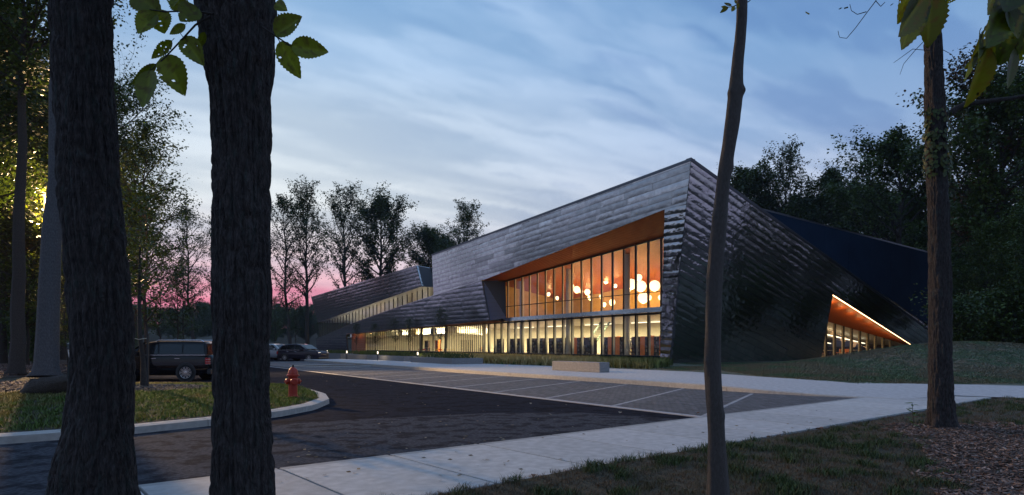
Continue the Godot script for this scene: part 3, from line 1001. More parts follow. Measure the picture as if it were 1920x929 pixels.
func library() -> void:
	dents.seed = 8; dents.frequency = 0.4; dents.fractal_octaves = 1
	var lib := thing("library", "angular two-storey library clad in metal sheets with lit glass front", "building", FT)
	var inward := Vector3(0, 0, -0.25)
	# ---- main front: cladding on a backing wall
	var front := [main_p(-5.39, 14.71), main_p(39.51, 13.32), main_p(39.47, 8.0), main_p(26.24, 8.89), main_p(-2.7, 11.75), main_p(-1.72, -0.1), main_p(-2.65, -0.1)]
	var b := Buf.new()
	b.hull(front, inward)
	var fp := obj("front_wall", b, M.backing, lib)
	clad(fp, [main_p(-5.39, 14.71), main_p(39.51, 13.32), main_p(39.47, 8.0), main_p(26.24, 8.89), main_p(-2.7, 11.75), main_p(-4.85, 11.75)], L(39.51, 13.32, 0) - L(-5.39, 14.71, 0), Vector3.BACK, 0.52, 1.0, "zinc", 0.2)
	clad(fp, [main_p(-4.85, 11.74), main_p(-2.7, 11.74), main_p(-1.72, -0.1), main_p(-2.65, -0.1)], Vector3(1, -0.05, 0), Vector3.BACK, 0.52, 1.0, "gloss", 1.1)
	# ---- lower front, a little proud of it, with a ledge along its top
	var low_p := func(x: float, h: float, proud := 0.0) -> Vector3: return L(x, h, 1.36 + 0.11 * h + proud)
	var top_line := [[101.2, 2.9], [94.0, 3.55], [82.0, 4.75], [66.06, 6.09], [49.2, 7.33], [39.21, 7.98], [25.91, 8.85]]
	var low := []
	for a in top_line: low.append(low_p.call(a[0], a[1]))
	for a in [[24.94, 4.36], [32.73, 4.17], [50.12, 3.96], [79.5, 3.51], [79.7, -0.1], [101.9, -0.1]]: low.append(low_p.call(a[0], a[1]))
	b = Buf.new()
	b.hull(low, inward)
	var lp := obj("lower_front_wall", b, M.backing, lib)
	clad(lp, low, Vector3(1, -0.012, 0), Vector3.BACK, 0.52)
	b = Buf.new()
	for k in top_line.size() - 1:
		var a: Array = top_line[k]
		var c: Array = top_line[k + 1]
		var lo: Vector3 = low_p.call(a[0], a[1], -0.18)
		var hi: Vector3 = low_p.call(c[0], c[1], -0.18)
		b.hull([lo + Vector3(0, 0.02, 0.25), hi + Vector3(0, 0.02, 0.25), hi + Vector3(0, 0.12, 0.25), lo + Vector3(0, 0.12, 0.25)], Vector3(0, 0, -0.55))
	obj("ledge", b, M.zinc, lib)
	# ---- dark face round the corner
	var face := [right_p(0, 14.71), right_p(41, 1.94), right_p(41, -0.3), right_p(40.7, -0.25), right_p(19.63, 6.08), right_p(19.55, -0.4), right_p(0.75, -0.4)]
	b = Buf.new()
	b.hull(face, Vector3(-0.3, 0, 0))
	var rp := obj("side_wall", b, M.backing, lib)
	clad(rp, face, right_p(41, 1.94) - right_p(0, 14.71), Vector3.RIGHT, 0.52, 1.0, "gloss", 0.22)
	# ---- copings
	b = Buf.new()
	b.hull([main_p(-5.39, 14.70, 0.07), main_p(39.6, 13.31, 0.07), main_p(39.6, 13.51, 0.07), main_p(-5.39, 14.90, 0.07)], Vector3(0, 0, -0.5))
	obj("coping", b, M.zinc_dark, lib)
	b = Buf.new()
	b.hull([right_p(-0.09, 14.71) + Vector3(0.07, 0, 0), right_p(41, 1.96) + Vector3(0.07, 0, 0), right_p(41, 2.16) + Vector3(0.07, 0, 0), right_p(-0.09, 14.93) + Vector3(0.07, 0, 0)], Vector3(-0.5, 0, 0))
	obj("coping", b, M.zinc_dark, lib)
	# ---- roof
	b = Buf.new()
	b.hull([main_p(-5.1, 14.66, -0.3), main_p(39.5, 13.26, -0.3), L(39.5, 0.6, -38.6), L(-3.0, 1.9, -38.6)], Vector3(0, -0.25, 0))
	obj("roof", b, M.zinc_dark, lib)
	# ---- the slate-dark wall that rises behind the roof, with a lit clerestory under it
	var sl := func(s: float, h: float) -> Vector3: return L(-0.39, h, 2.39 - s)
	var tall := [sl.call(13.4, 13.75), sl.call(47.8, 11.76), sl.call(47.8, 2.37)]
	b = Buf.new()
	b.hull(tall, Vector3(-0.3, 0, 0))
	b.quad(sl.call(47.8, 11.76), sl.call(47.8, -1), sl.call(47.8, -1) + Vector3(-20, 0, 0), sl.call(47.8, 11.76) + Vector3(-20, 0, 0))
	var up := obj("upper_wall", b, M.slate, lib)
	for k in 9:        # big flat sheets: their joints are thin proud battens
		var s := 16.0 + k * 3.9
		b = Buf.new()
		b.box(Vector3(0, 6.19 - 0.33 * (s - 36.23) + 0.02, 0), Vector3(0.014, 13.61 - 0.0589 * (s - 15.36), 0.035), Color.WHITE, Transform3D(Basis.IDENTITY, sl.call(s, 0)))
		obj("batten", b, M.slate, up)
	b = Buf.new()
	b.hull([sl.call(13.4, 13.76), sl.call(47.85, 11.77), sl.call(47.85, 11.92), sl.call(13.4, 13.91)], Vector3(-20, 0, 0))
	obj("upper_roof", b, M.zinc_dark, lib)
	for k in 17:
		var s := 24.0 + k * 1.45
		var t := s + 1.39
		pane(lib, [sl.call(s, 14.71 - 0.155 - 0.3115 * s) + Vector3(-0.1, 0.05, 0), sl.call(t, 14.71 - 0.155 - 0.3115 * t) + Vector3(-0.1, 0.05, 0), sl.call(t, 6.19 - 0.33 * (t - 36.23)) + Vector3(-0.1, 0, 0), sl.call(s, 6.19 - 0.33 * (s - 36.23)) + Vector3(-0.1, 0, 0)])
		b = Buf.new()
		b.box(Vector3(-0.14, 14.4 - 0.3115 * s, -0.03), Vector3(-0.05, 6.19 - 0.33 * (s - 36.23), 0.03), Color.WHITE, Transform3D(Basis.IDENTITY, sl.call(s - 0.03, 0)))
		obj("clerestory_mullion", b, M.frame, lib)
	flat("clerestory_back", [sl.call(22, 6.5) + Vector3(-2.5, 0, 0), sl.call(47, 0) + Vector3(-2.5, 0, 0), sl.call(47, 8) + Vector3(-2.5, 0, 0), sl.call(22, 12) + Vector3(-2.5, 0, 0)], M.cream, lib, Vector3(-0.1, 0, 0))
	omni(lib, L(0.8, 5.6, 2.39 - 38.0), Color(1, 0.85, 0.55), 2.2)
	# ---- the recess in the dark face: soffit of boards, light line, windows
	var sof := func(t: float, q: float) -> Vector3:
		var s := lerpf(19.63, 38.6, t)
		return right_p(s, 6.08 - 0.2976 * (s - 19.63)).lerp(L(-0.39, 4.6 - 0.158 * (s - 19.6), 2.39 - s), q)
	b = Buf.new()
	for k in 16:
		var q0 := (k + 0.02) / 16.0
		var q1 := (k + 0.98) / 16.0
		b.hull([sof.call(0.0, q0), sof.call(1.0, q0), sof.call(1.0, q1), sof.call(0.0, q1)], Vector3(0, 0.04, 0))
	obj("side_soffit_boards", b, M.wood, lib).set_meta("kind", "stuff")
	flat("soffit_backing", [sof.call(0, 0) + Vector3(0, 0.06, 0), sof.call(1, 0) + Vector3(0, 0.06, 0), sof.call(1, 1) + Vector3(0, 0.06, 0), sof.call(0, 1) + Vector3(0, 0.06, 0)], M.dark, lib, Vector3(0, 0.05, 0))
	flat("side_jamb", [right_p(19.6, 6.08), right_p(19.55, -0.3), L(-0.39, -0.3, 2.39 - 19.6), L(-0.39, 4.6, 2.39 - 19.6)], M.zinc_dark, lib, Vector3(0, 0, 0.1))
	b = Buf.new()
	b.hull([right_p(19.66, 6.04) + Vector3(0.02, -0.03, 0), right_p(38.4, 0.47) + Vector3(0.02, -0.03, 0), right_p(38.4, 0.47) + Vector3(0.02, 0.03, 0), right_p(19.66, 6.04) + Vector3(0.02, 0.03, 0)], Vector3(-0.05, 0, 0))
	obj("light_line", b, M.cove, lib)
	for k in 8:
		var s := 20.6 + k * 1.7
		omni(lib, right_p(s, 6.08 - 0.2976 * (s - 19.63)) + Vector3(-0.5, -0.6, 0), Color(1, 0.76, 0.5), 0.6 - 0.04 * k, 0.3)
	for k in 12:
		var s := 19.7 + k * 1.45
		var t := s + 1.39
		var wt := func(x: float) -> float: return 4.6 - 0.158 * (x - 19.6)
		pane(lib, [L(-0.3, 0.4, 2.39 - s - 0.04), L(-0.3, 0.4, 2.39 - t), L(-0.3, wt.call(t), 2.39 - t), L(-0.3, wt.call(s), 2.39 - s - 0.04)])
		bars("side_mullion", [[L(-0.30, 0.3, 2.39 - s - 0.035), L(-0.44, wt.call(s) + 0.1, 2.39 - s + 0.035)]], M.frame, lib)
		b = Buf.new()
		b.box(Vector3(0.03, 0.3, -0.05), Vector3(0.16, wt.call(s), 0.05), Color.WHITE, Transform3D(Basis.IDENTITY, L(-0.1, 0, 2.39 - s)), 0.006)
		obj("side_window_post", b, M.frame_pale, lib)
	# the room behind them
	var room := func(u0: float, u1: float, h0: float, h1: float, w0: float, w1: float) -> Array: return [Vector3(-u1, h0, w0), Vector3(-u0, h1, w1)]
	var slab := func(called: String, r: Array, m: Material) -> void:
		var q := Buf.new()
		q.box(r[0], r[1])
		obj(called, q, m, lib)
	slab.call("side_floor", room.call(-0.2, 12.0, 0.1, 0.3, -38.0, -17.3), M.carpet)
	slab.call("side_back_wall", room.call(11.8, 12.0, 0.3, 6.0, -38.0, -17.3), M.cream)
	slab.call("side_party_wall", room.call(0.0, 12.0, 0.3, 6.0, -17.4, -17.2), M.cream)
	flat("side_ceiling", [L(-0.2, 4.62, -17.4), L(-0.2, 1.4, -37.6), L(12, 2.2, -37.6), L(12, 5.2, -17.4)], M.white, lib, Vector3(0, 0.1, 0))
	for k in 2:
		b = Buf.new()
		b.hull([L(2.6 + 4 * k, 3.78, -17.9), L(2.6 + 4 * k, 1.72, -33.5), L(2.75 + 4 * k, 1.72, -33.5), L(2.75 + 4 * k, 3.78, -17.9)], Vector3(0, 0.07, 0))
		obj("ceiling_light_strip", b, M.strip, lib)
	area(lib, L(4.5, 3.4, -21), Vector2(5, 4), Color(1, 0.86, 0.6), 30)
	area(lib, L(4.5, 2.9, -27), Vector2(5, 4), Color(1, 0.86, 0.6), 22)
	# ---- plinth and floors of the glazed front
	bars("plinth", [[L(72.8, -0.3, -0.3), L(-1.7, 0.66, 0.06)]], M.slate, lib)
	bars("sill", [[L(72.8, 0.66, -0.05), L(-1.7, 0.72, 0.14)]], M.zinc_dark, lib)
	slab.call("ground_floor", room.call(-2.2, 80.0, 0.2, 0.5, -15.0, -0.3), M.carpet)
	slab.call("upper_floor", room.call(-2.6, 26.2, 4.14, 4.62, -9.3, -0.02), M.white)
	slab.call("ground_ceiling", room.call(-2.6, 80.0, 4.16, 4.36, -15.0, -9.31), M.white)
	slab.call("ground_ceiling", room.call(26.3, 80.0, 4.16, 4.36, -9.3, -0.02), M.white)
	slab.call("ground_back_wall", room.call(-2.6, 80.0, 0.5, 4.16, -15.2, -15.0), M.cream)
	slab.call("ground_end_wall", room.call(80.0, 80.2, 0.5, 4.16, -15.0, -0.02), M.cream)
	slab.call("upper_back_wall", room.call(-3.15, 26.2, 4.62, 9.4, -9.3, -9.1), M.gold)
	slab.call("upper_end_wall", room.call(26.2, 26.4, 4.62, 9.4, -9.1, -0.02), M.gold)
	# spandrel between the floors: a sloped metal ledge
	b = Buf.new()
	b.hull([L(-1.75, 4.16, 0.12), L(24.8, 4.16, 0.12), L(24.8, 4.22, 0.62), L(-1.75, 4.22, 0.62)], Vector3(0, 0.03, 0))
	b.hull([L(-1.75, 4.22, 0.56), L(24.8, 4.22, 0.56), L(24.8, 4.62, 0.5), L(-1.75, 4.62, 0.5)], Vector3(0, 0.0, -0.4))
	obj("spandrel_ledge", b, M.zinc, lib)
	slab.call("spandrel", room.call(-1.75, 24.8, 4.12, 4.64, 0.0, 0.12), M.frame)
	# boarded ceiling of the upper room, and the soffit that carries it outside
	b = Buf.new()
	for k in 30:
		var w0 := -0.05 - 0.302 * k
		var w1 := w0 - 0.292
		b.hull([L(-3.9, top_at(-3.9) + 0.18 * w0, w0), L(26.2, top_at(26.2) + 0.18 * w0, w0), L(26.2, top_at(26.2) + 0.18 * w1, w1), L(-3.9, top_at(-3.9) + 0.18 * w1, w1)], Vector3(0, 0.03, 0))
	obj("ceiling_boards", b, M.wood, lib).set_meta("kind", "stuff")
	flat("ceiling_backing", [L(-4, top_at(-4) + 0.05, 0), L(26.3, top_at(26.3) + 0.05, 0), L(26.3, top_at(26.3) - 1.6, -9.2), L(-4, top_at(-4) - 1.6, -9.2)], M.dark, lib, Vector3(0, 0.1, 0))
	var so := func(t: float, q: float) -> Vector3:
		return main_p(lerpf(-2.72, 26.24, t), lerpf(11.73, 8.87, t), -0.02).lerp(L(lerpf(-2.72, 24.4, t), top_at(lerpf(-2.72, 24.4, t)) + 0.08, 0.0), q)
	b = Buf.new()
	for k in 9:
		b.hull([so.call(0.0, (k + 0.02) / 9.0), so.call(1.0, (k + 0.02) / 9.0), so.call(1.0, (k + 0.98) / 9.0), so.call(0.0, (k + 0.98) / 9.0)], Vector3(0, 0.03, 0))
	obj("front_soffit_boards", b, M.wood, lib).set_meta("kind", "stuff")
	flat("soffit_backing", [so.call(0, 0) + Vector3(0, 0.05, 0), so.call(1, 0) + Vector3(0, 0.05, 0), so.call(1, 1) + Vector3(0, 0.05, 0), so.call(0, 1) + Vector3(0, 0.05, 0)], M.dark, lib, Vector3(0, 0.05, 0))
	# blue-grey return wall left of the upper windows
	var ret := [main_p(26.0, 8.86, -0.05), main_p(24.6, 4.34, -0.05), L(24.3, 4.62, 0.05), L(24.45, 8.8, 0.05)]
	b = Buf.new()
	b.hull(ret, Vector3(-0.2, 0, 0))
	var retp := obj("return_wall", b, M.backing, lib)
	clad(retp, ret, Vector3(0, 0, 1), Vector3.RIGHT, 0.52, 0.0, "zinc_blue")
	# soffit over the left part of the ground floor windows
	b = Buf.new()
	for k in 6:
		var w0 := 0.08 + 0.3 * k
		b.hull([L(24.5, 4.17, w0), L(50, 4.1, w0), L(50, 4.02, w0 + 0.29), L(24.5, 4.28, w0 + 0.29)], Vector3(0, 0.03, 0))
		b.hull([L(50.01, 4.1, w0), L(79, 3.75, w0), L(79, 3.6, w0 + 0.29), L(50.01, 4.02, w0 + 0.29)], Vector3(0, 0.03, 0))
	obj("entrance_soffit_boards", b, M.wood, lib).set_meta("kind", "stuff")
	# orange boarded wall beside the entrance
	for k in 12:
		b = Buf.new()
		b.box(Vector3(0, 0.05 + k * 0.31, -0.05), Vector3(6.1, 0.35 + k * 0.31, 0.0), Color.WHITE, Transform3D(Basis(Vector3.UP, 0.10), L(78.75, 0, 0.9)))
		obj("entrance_board", b, M.wood, lib)
	for k in 2:
		b = Buf.new()
		b.lathe([Vector2(0, -0.02), Vector2(0.09, -0.02), Vector2(0.09, 0.05), Vector2(0, 0.05)], 10, Transform3D(Basis.IDENTITY, L(74.5 + 2.6 * k, 3.72, 1.4)))
		obj("entrance_downlight", b, M.strip, lib)
		omni(lib, L(74.5 + 2.6 * k, 3.6, 1.4), Color(1, 0.8, 0.5), 0.35, 0.06)
	# ---- ground floor glazing
	var edges := []
	var u := -1.5
	while u < 29.9:
		edges.append([u, 0]); u += 1.5
	while u < 40.2:
		edges.append([u, 1]); u += 0.5
	edges.append([40.2, 2]); edges.append([44.3, 0]); edges.append([48.4, 2])
	u = 49.2
	while u < 72.7:
		edges.append([u, 1]); u += 0.86
	for k in edges.size():
		var e: float = edges[k][0]
		var kind: int = edges[k][1]
		if kind == 2:
			b = Buf.new()
			b.hull([L(e - 0.2, 0.7, 0.2), L(e + 0.1, 0.7, 0.2), L(e - 0.05, 4.15, 0.2), L(e - 0.35, 4.15, 0.2)], Vector3(0, 0, -0.3))
			obj("door_post", b, M.frame, lib)
		else:
			bars("mullion", [[L(e + (0.032 if kind == 0 else 0.025), 0.72, -0.02), L(e - (0.032 if kind == 0 else 0.025), 4.14, 0.1 if kind == 0 else 0.05)]], M.frame, lib)
			bars("fin", [[L(e + (0.045 if kind == 0 else 0.02), 0.72, -0.24 if kind == 0 else -0.14), L(e - (0.045 if kind == 0 else 0.02), 4.12, -0.03)]], M.fin, lib)
		if k + 1 < edges.size():
			pane(lib, [L(e + 0.03, 0.72, 0.0), L(edges[k + 1][0] - 0.03, 0.72, 0.0), L(edges[k + 1][0] - 0.03, 4.13, 0.0), L(e + 0.03, 4.13, 0.0)])
	bars("head_rail", [[L(72.8, 4.06, -0.04), L(-1.6, 4.14, 0.08)]], M.frame, lib)
	# ---- upper glazing
	u = -1.5
	while u < 24.4:
		var t := minf(u + 1.5, 24.4)
		bars("upper_mullion", [[L(u + 0.035, 4.64, -0.02), L(u - 0.035, top_at(u) + 0.03, 0.1)]], M.frame, lib)
		bars("upper_fin", [[L(u + 0.035, 4.64, -0.14), L(u - 0.035, top_at(u) - 0.02, -0.03)]], M.fin, lib)
		for r in [[4.64, 5.88, 5.88], [5.94, top_at(u), top_at(t)]]:
			pane(lib, [L(u + 0.03, r[0], 0.0), L(t - 0.03, r[0], 0.0), L(t - 0.03, r[2], 0.0), L(u + 0.03, r[1], 0.0)])
		u += 1.5
	bars("transom", [[L(24.4, 5.88, -0.04), L(-1.6, 5.94, 0.085)]], M.frame, lib)
	b = Buf.new()
	b.hull([L(-1.6, top_at(-1.6) - 0.05, 0.07), L(24.4, top_at(24.4) - 0.05, 0.07), L(24.4, top_at(24.4) + 0.07, 0.07), L(-1.6, top_at(-1.6) + 0.07, 0.07)], Vector3(0, 0, -0.12))
	obj("upper_head_rail", b, M.frame, lib)
	# columns inside
	for c in [5.33, 14.06, 22.8, 31.5]:
		for r in [[0.5, 4.14], [4.62, 9.6]]:
			if r[0] > 4 and c > 26: continue
			b = Buf.new()
			b.lathe([Vector2(0.26, r[0]), Vector2(0.26, r[1])], 16, Transform3D(Basis.IDENTITY, L(c, 0, -1.1)))
			obj("column", b, M.column, lib)
	# ---- long light strips and their light
	for k in 9:
		var uu := 2.0 + k * 8.2
		for w in ([-10.5] if k < 5 else []):
			bars("ceiling_light_strip", [[L(uu + 5.0, 3.95, w - 0.1), L(uu, 4.02, w + 0.1)]], M.strip, lib)
		area(lib, L(uu + 2.5, 3.9, -7.0), Vector2(6.0, 5.0), Color(1, 0.92, 0.70), 270.0 if k < 5 else 220.0)
	# steel stair in the near half, seen through the glass
	b = Buf.new()
	for k in 14:
		b.box(Vector3(-0.15, -0.02, -0.6), Vector3(0.15, 0.02, 0.6), Color.WHITE, Transform3D(Basis.IDENTITY, L(17.2 + 0.27 * k, 4.0 - 0.24 * k, -8.5)))
	for z in [-0.6, 0.6]:
		b.hull([L(17.0, 4.15, -8.5 + z), L(20.9, 0.65, -8.5 + z), L(20.9, 0.95, -8.5 + z), L(17.0, 4.45, -8.5 + z)], Vector3(0, 0, 0.04))
	obj("stair", b, mat(0.10, 0.16, 0.11, 0.6), lib)
	# ---- north wing: a long leaning box over a band of windows
	var bx := [L(44.36, 12.56, 2.55), L(102.26, 11.98, 2.46), L(99.88, 6.42, 1.60), L(43.57, 9.66, 2.10)]
	b = Buf.new()
	b.hull(bx, Vector3(-2.0, 0, -3.0))
	b.hull([L(46.5, 12.7, -0.7), L(101.5, 12.0, -0.7), L(101.0, 6.5, -0.7), L(46.3, 9.75, -0.7)], Vector3(0, 0, -12.0))
	var wing := obj("wing", b, M.backing, lib)
	clad(wing, bx, L(102.26, 11.98, 0) - L(44.36, 12.56, 0), Vector3.BACK, 0.52, 1.0)
	clad(wing, [L(44.34, 12.56, 2.54), L(43.55, 9.66, 2.09), L(46.3, 9.7, -1.2), L(46.8, 12.9, -1.2)], Vector3(0, -0.03, 1), Vector3.RIGHT, 0.52, 1.0)
	b = Buf.new()
	b.hull([L(43.6, 9.64, 2.07), L(99.8, 6.4, 1.58), L(99.5, 6.39, -6.0), L(43.7, 9.64, -6.0)], Vector3(0, -0.04, 0))
	obj("wing_soffit", b, M.steel, lib)
	var wing_h := func(x: float) -> float: return 9.61 - 0.0583 * (x - 43.65)
	for a in [[45.0, 1], [52.0, 0], [60.0, 1], [66.0, 0], [75.0, 1], [84.0, 0]]:    # partitions seen through the strip of windows
		slab.call("wing_partition", room.call(a[0], a[0] + 2.2 + a[1], 3.2, 9.0 - 0.06 * (a[0] - 44.0), -4.1, -4.0), M.gold if a[1] else M.slate)
	var low_h := func(x: float) -> float: return maxf(8.0 - 0.0755 * (x - 39.5), 2.2) - 1.2
	u = 42.4
	while u < 101.5:
		var t := u + 1.9
		if u > 44.2:
			pane(lib, [L(u + 0.03, low_h.call(u), 0.8), L(t - 0.03, low_h.call(t), 0.8), L(t - 0.03, wing_h.call(t), 0.8), L(u + 0.03, wing_h.call(u), 0.8)])
			bars("wing_mullion", [[L(u + 0.04, low_h.call(u), 0.74), L(u - 0.04, wing_h.call(u), 0.88)]], M.frame, lib)
		u += 1.9
	slab.call("wing_floor", room.call(40.0, 102.0, 3.0, 3.2, -6.0, -0.9), M.white)
	slab.call("wing_back_wall", room.call(40.0, 102.0, 3.2, 9.6, -6.2, -6.0), M.white)
	bars("wing_column", [[L(43.9, 7.0, -1.6), L(43.2, 9.72, -1.0)]], M.white, lib)
	flat("wing_end_wall", [L(40.2, 7.0, -3.0), L(43.4, 7.0, -3.0), L(43.4, 9.75, -3.0), L(40.2, 9.75, -3.0)], M.gold, lib, Vector3(0, 0, -0.2))
	for k in 6:
		area(lib, L(48.0 + k * 9.2, wing_h.call(52.5 + k * 9.2) - 0.35, -2.6), Vector2(5, 2), Color(1, 0.93, 0.78), 20)
	# lettering of light and colour inside: a green band under the wing
	# ---- hand the cladding out: the 300 that show largest one by one, the rest as one part
	panels.sort_custom(func(x, y): return x[0] > y[0])
	var rest := Buf.new()
	for k in panels.size():
		var p: Array = panels[k]
		if k < 300 or p[3] == M.zinc_blue:
			obj("metal_sheet", p[1], p[3], p[2])
		else:
			var st := rest.v.size()
			rest.v.append_array(p[1].v); rest.n.append_array(p[1].n); rest.c.append_array(p[1].c); rest.t.append_array(p[1].t)
			for q in p[1].i: rest.i.append(q + st)
	var ro := obj("cladding", rest, M.zinc, lib)
	ro.set_meta("kind", "stuff")
	print("panels ", panels.size())
	interior()

func lab_case(kind: int) -> Node3D:
	var t := thing("bookcase", "", "bookcase", Transform3D.IDENTITY, "bookcases in the ground floor reading room")
	var b := Buf.new()
	for x in [-0.68, 0.64]: b.box(Vector3(x, 0, -0.18), Vector3(x + 0.04, 1.8, 0.18))
	b.box(Vector3(-0.68, 1.76, -0.18), Vector3(0.68, 1.82, 0.18))
	b.box(Vector3(-0.64, 0.0, -0.17), Vector3(0.64, 0.1, 0.17))
	b.box(Vector3(-0.64, 0.1, -0.01), Vector3(0.64, 1.76, 0.01))
	obj("frame", b, M.case, t)
	for k in 4:
		b = Buf.new()
		b.box(Vector3(-0.64, 0.1 + 0.36 * (k + 1) - 0.02, -0.17), Vector3(0.64, 0.1 + 0.36 * (k + 1), 0.17))
		if k < 4: obj("shelf", b, M.case, t)
	b = Buf.new()
	for k in 5:
		var x := -0.62
		while x < 0.58:
			var w := rf(0.025, 0.06)
			if rng.randf() < 0.12: x += rf(0.05, 0.22); continue
			var hue := rng.randf()
			var col := Color(0.5, 0.45, 0.36) if hue < 0.4 else Color(0.04, 0.04, 0.05) if hue < 0.65 else Color(0.35, 0.06, 0.03) if hue < 0.78 else Color(0.06, 0.07, 0.14) if hue < 0.88 else Color(0.6, 0.42, 0.05)
			b.box(Vector3(x, 0.1 + 0.36 * k, 0.0), Vector3(x + w, 0.1 + 0.36 * k + rf(0.18, 0.29), rf(0.12, 0.165)), col * rf(0.15, 0.75))
			x += w + 0.002
	obj("books", b, M.paint, t).set_meta("kind", "stuff")
	if kind == 1:
		b = Buf.new()
		b.box(Vector3(-0.62, 0.06, 0.181), Vector3(-0.02, 1.84, 0.2), Color.WHITE, Transform3D.IDENTITY, 0.005)
		obj("cabinet_door", b, M.orange, t)
		b = Buf.new()
		b.box(Vector3(0.682, 0.0, -0.24), Vector3(0.73, 1.9, 0.24), Color.WHITE, Transform3D.IDENTITY, 0.005)
		obj("end_panel", b, M.orange, t)
	return t

func interior() -> void:
	var wto := func(u: float, h: float, w: float, turn := 0.0) -> Transform3D:
		return FT * Transform3D(Basis(Vector3.UP, turn), L(u, h, w))
	# globes hung from the boarded ceiling: [u, height, w, diameter]
	var globes := [[6.9, 7.18, -3.0, 0.99], [8.3, 8.06, -5.2, 0.65], [10.4, 7.49, -7.4, 1.13], [8.7, 6.82, -4.1, 0.65], [7.3, 7.23, -6.3, 1.04], [5.3, 5.82, -3.0, 0.98], [10.3, 6.15, -5.2, 0.4], [9.2, 6.28, -7.4, 0.5], [4.2, 5.84, -4.1, 0.52], [14.5, 8.3, -6.3, 0.56], [15.2, 7.31, -3.0, 0.71], [17.3, 7.35, -5.2, 0.42], [18.8, 7.5, -7.2, 0.68], [17.5, 7.9, -4.1, 0.47], [13.5, 6.01, -6.3, 0.66], [10.8, 5.53, -3.0, 0.43], [23.5, 7.5, -5.2, 0.45], [18.6, 6.84, -7.4, 0.49], [12.6, 6.47, -4.1, 0.44], [13.0, 7.69, -6.3, 0.4], [18.7, 6.67, -3.0, 0.38]]
	var words := ["large globe pendant in the cluster by the right end of the upper windows", "mid-sized globe pendant topmost of the right cluster upstairs", "largest globe pendant at the heart of the right cluster upstairs", "globe pendant low at the left edge of the right cluster", "large globe pendant alone at the right end of the upper windows", "lowest large globe pendant just above the transom on the right", "small globe pendant low beside the right column upstairs", "small globe pendant peeking out behind the lowest large globe", "globe pendant half hidden by the metal pier upstairs", "globe pendant hung highest, alone before the orange boards", "bright globe pendant in the middle of the upper windows", "small globe pendant just right of the bright middle globe", "globe pendant above the transom left of centre window", "upper globe pendant over the middle group", "globe pendant low near the upper floor's sill", "small globe pendant lowest of all near the upper sill", "leftmost globe pendant in the upper windows", "small globe pendant crossing the transom, left one", "small globe pendant crossing the transom, right one", "small globe pendant behind the right column upstairs", "second globe pendant from the left in the upper windows"]
	for k in globes.size():
		var g: Array = globes[k]
		var r: float = g[3] / 2
		var top: float = top_at(g[0]) + 0.18 * g[2] - g[1]
		var t := thing("globe_pendant", words[k], "pendant lamp", wto.call(g[0], g[1], g[2]), "white globe pendants upstairs")
		var b := Buf.new()
		var prof := []
		for q in 13: prof.append(Vector2(sin(PI * q / 12) * r, -cos(PI * q / 12) * r))
		b.lathe(prof, 20)
		obj("globe", b, M.globe, t)
		b = Buf.new()
		b.tube([Vector3(0, r * 0.98, 0), Vector3(0, top, 0)], [0.008, 0.008], 4)
		obj("cord", b, M.dark, t)
		omni(t, Vector3(0, -r - 0.06, 0), Color(1, 0.80, 0.5), 1.1 + 3.0 * r, r * 0.5)
	# bookcases
	var protos := [lab_case(0), lab_case(1), lab_case(0)]
	var spots := []
	for k in 19:
		spots.append([2.6 + 1.47 * k, -1.9 - 0.35 * (k % 3), 1 if k in [0, 1, 3, 4, 8] else 2 if k % 2 else 0])
	for k in 8:
		spots.append([1.6 + 3.4 * k, -7.5, 0])
	spots.append([33.6, -4.5, 0]); spots.append([44.0, -5.5, 2]); spots.append([46.0, -5.5, 0]); spots.append([56.0, -6.0, 1]); spots.append([60.0, -6.0, 0])
	var done := {}
	for s in spots:
		var at: Transform3D = wto.call(s[0], 0.5, s[1])
		var label := "dark bookcase of books behind the ground floor windows"
		if s[2] == 1: label = "bookcase with an orange end panel and door behind the ground floor windows"
		if s[0] > 40: label = "bookcase in the children's room at the left of the ground floor"
		if not done.has(s[2]):
			done[s[2]] = true
			protos[s[2]].transform = at
			protos[s[2]].set_meta("label", label)
		else:
			copy(protos[s[2]], "bookcase", at, label)
	# tables and chairs
	var tb := thing("reading_table", "orange-topped reading table beside the right end of the ground floor glass", "table", wto.call(0.2, 0.5, -2.0))
	var b := Buf.new()
	b.box(Vector3(-0.7, 0.70, -0.4), Vector3(0.7, 0.74, 0.4), Color.WHITE, Transform3D.IDENTITY, 0.008)
	obj("top", b, M.fin, tb)
	for x in [-0.62, 0.62]:
		for z in [-0.32, 0.32]:
			b = Buf.new()
			b.box(Vector3(x - 0.025, 0, z - 0.025), Vector3(x + 0.025, 0.70, z + 0.025))
			obj("leg", b, M.dark, tb)
	var tp := [[31.0, -2.2, "reading table left of the last dark bookcase"], [35.2, -2.4, "reading table behind the dense window fins"], [50.5, -2.2, "low table in the children's room by the door post"]]
	for a in tp: copy(tb, "reading_table", wto.call(a[0], 0.5, a[1]), a[2])
	for k in 5: copy(tb, "reading_table", wto.call(2.2 + (k % 2) * 3.0, 0.3, -20.0 - 2.7 * k, PI / 2), "reading table behind the windows of the dark side wall", "tables in the side room")
	var ch := thing("chair", "wooden chair behind the windows of the dark side wall", "chair", wto.call(2.2, 0.3, -21.2), "chairs in the side room")
	b = Buf.new(); b.box(Vector3(-0.2, 0.42, -0.2), Vector3(0.2, 0.46, 0.2), Color.WHITE, Transform3D.IDENTITY, 0.006); obj("seat", b, M.orange, ch)
	b = Buf.new(); b.box(Vector3(-0.2, 0.55, -0.21), Vector3(0.2, 0.85, -0.18), Color.WHITE, Transform3D.IDENTITY, 0.006); obj("backrest", b, M.orange, ch)
	for x in [-0.18, 0.18]:
		for z in [-0.19, 0.17]:
			b = Buf.new(); b.box(Vector3(x - 0.015, 0, z - 0.015), Vector3(x + 0.015, 0.42 if z > 0 else 0.85, z + 0.015)); obj("leg", b, M.fin, ch)
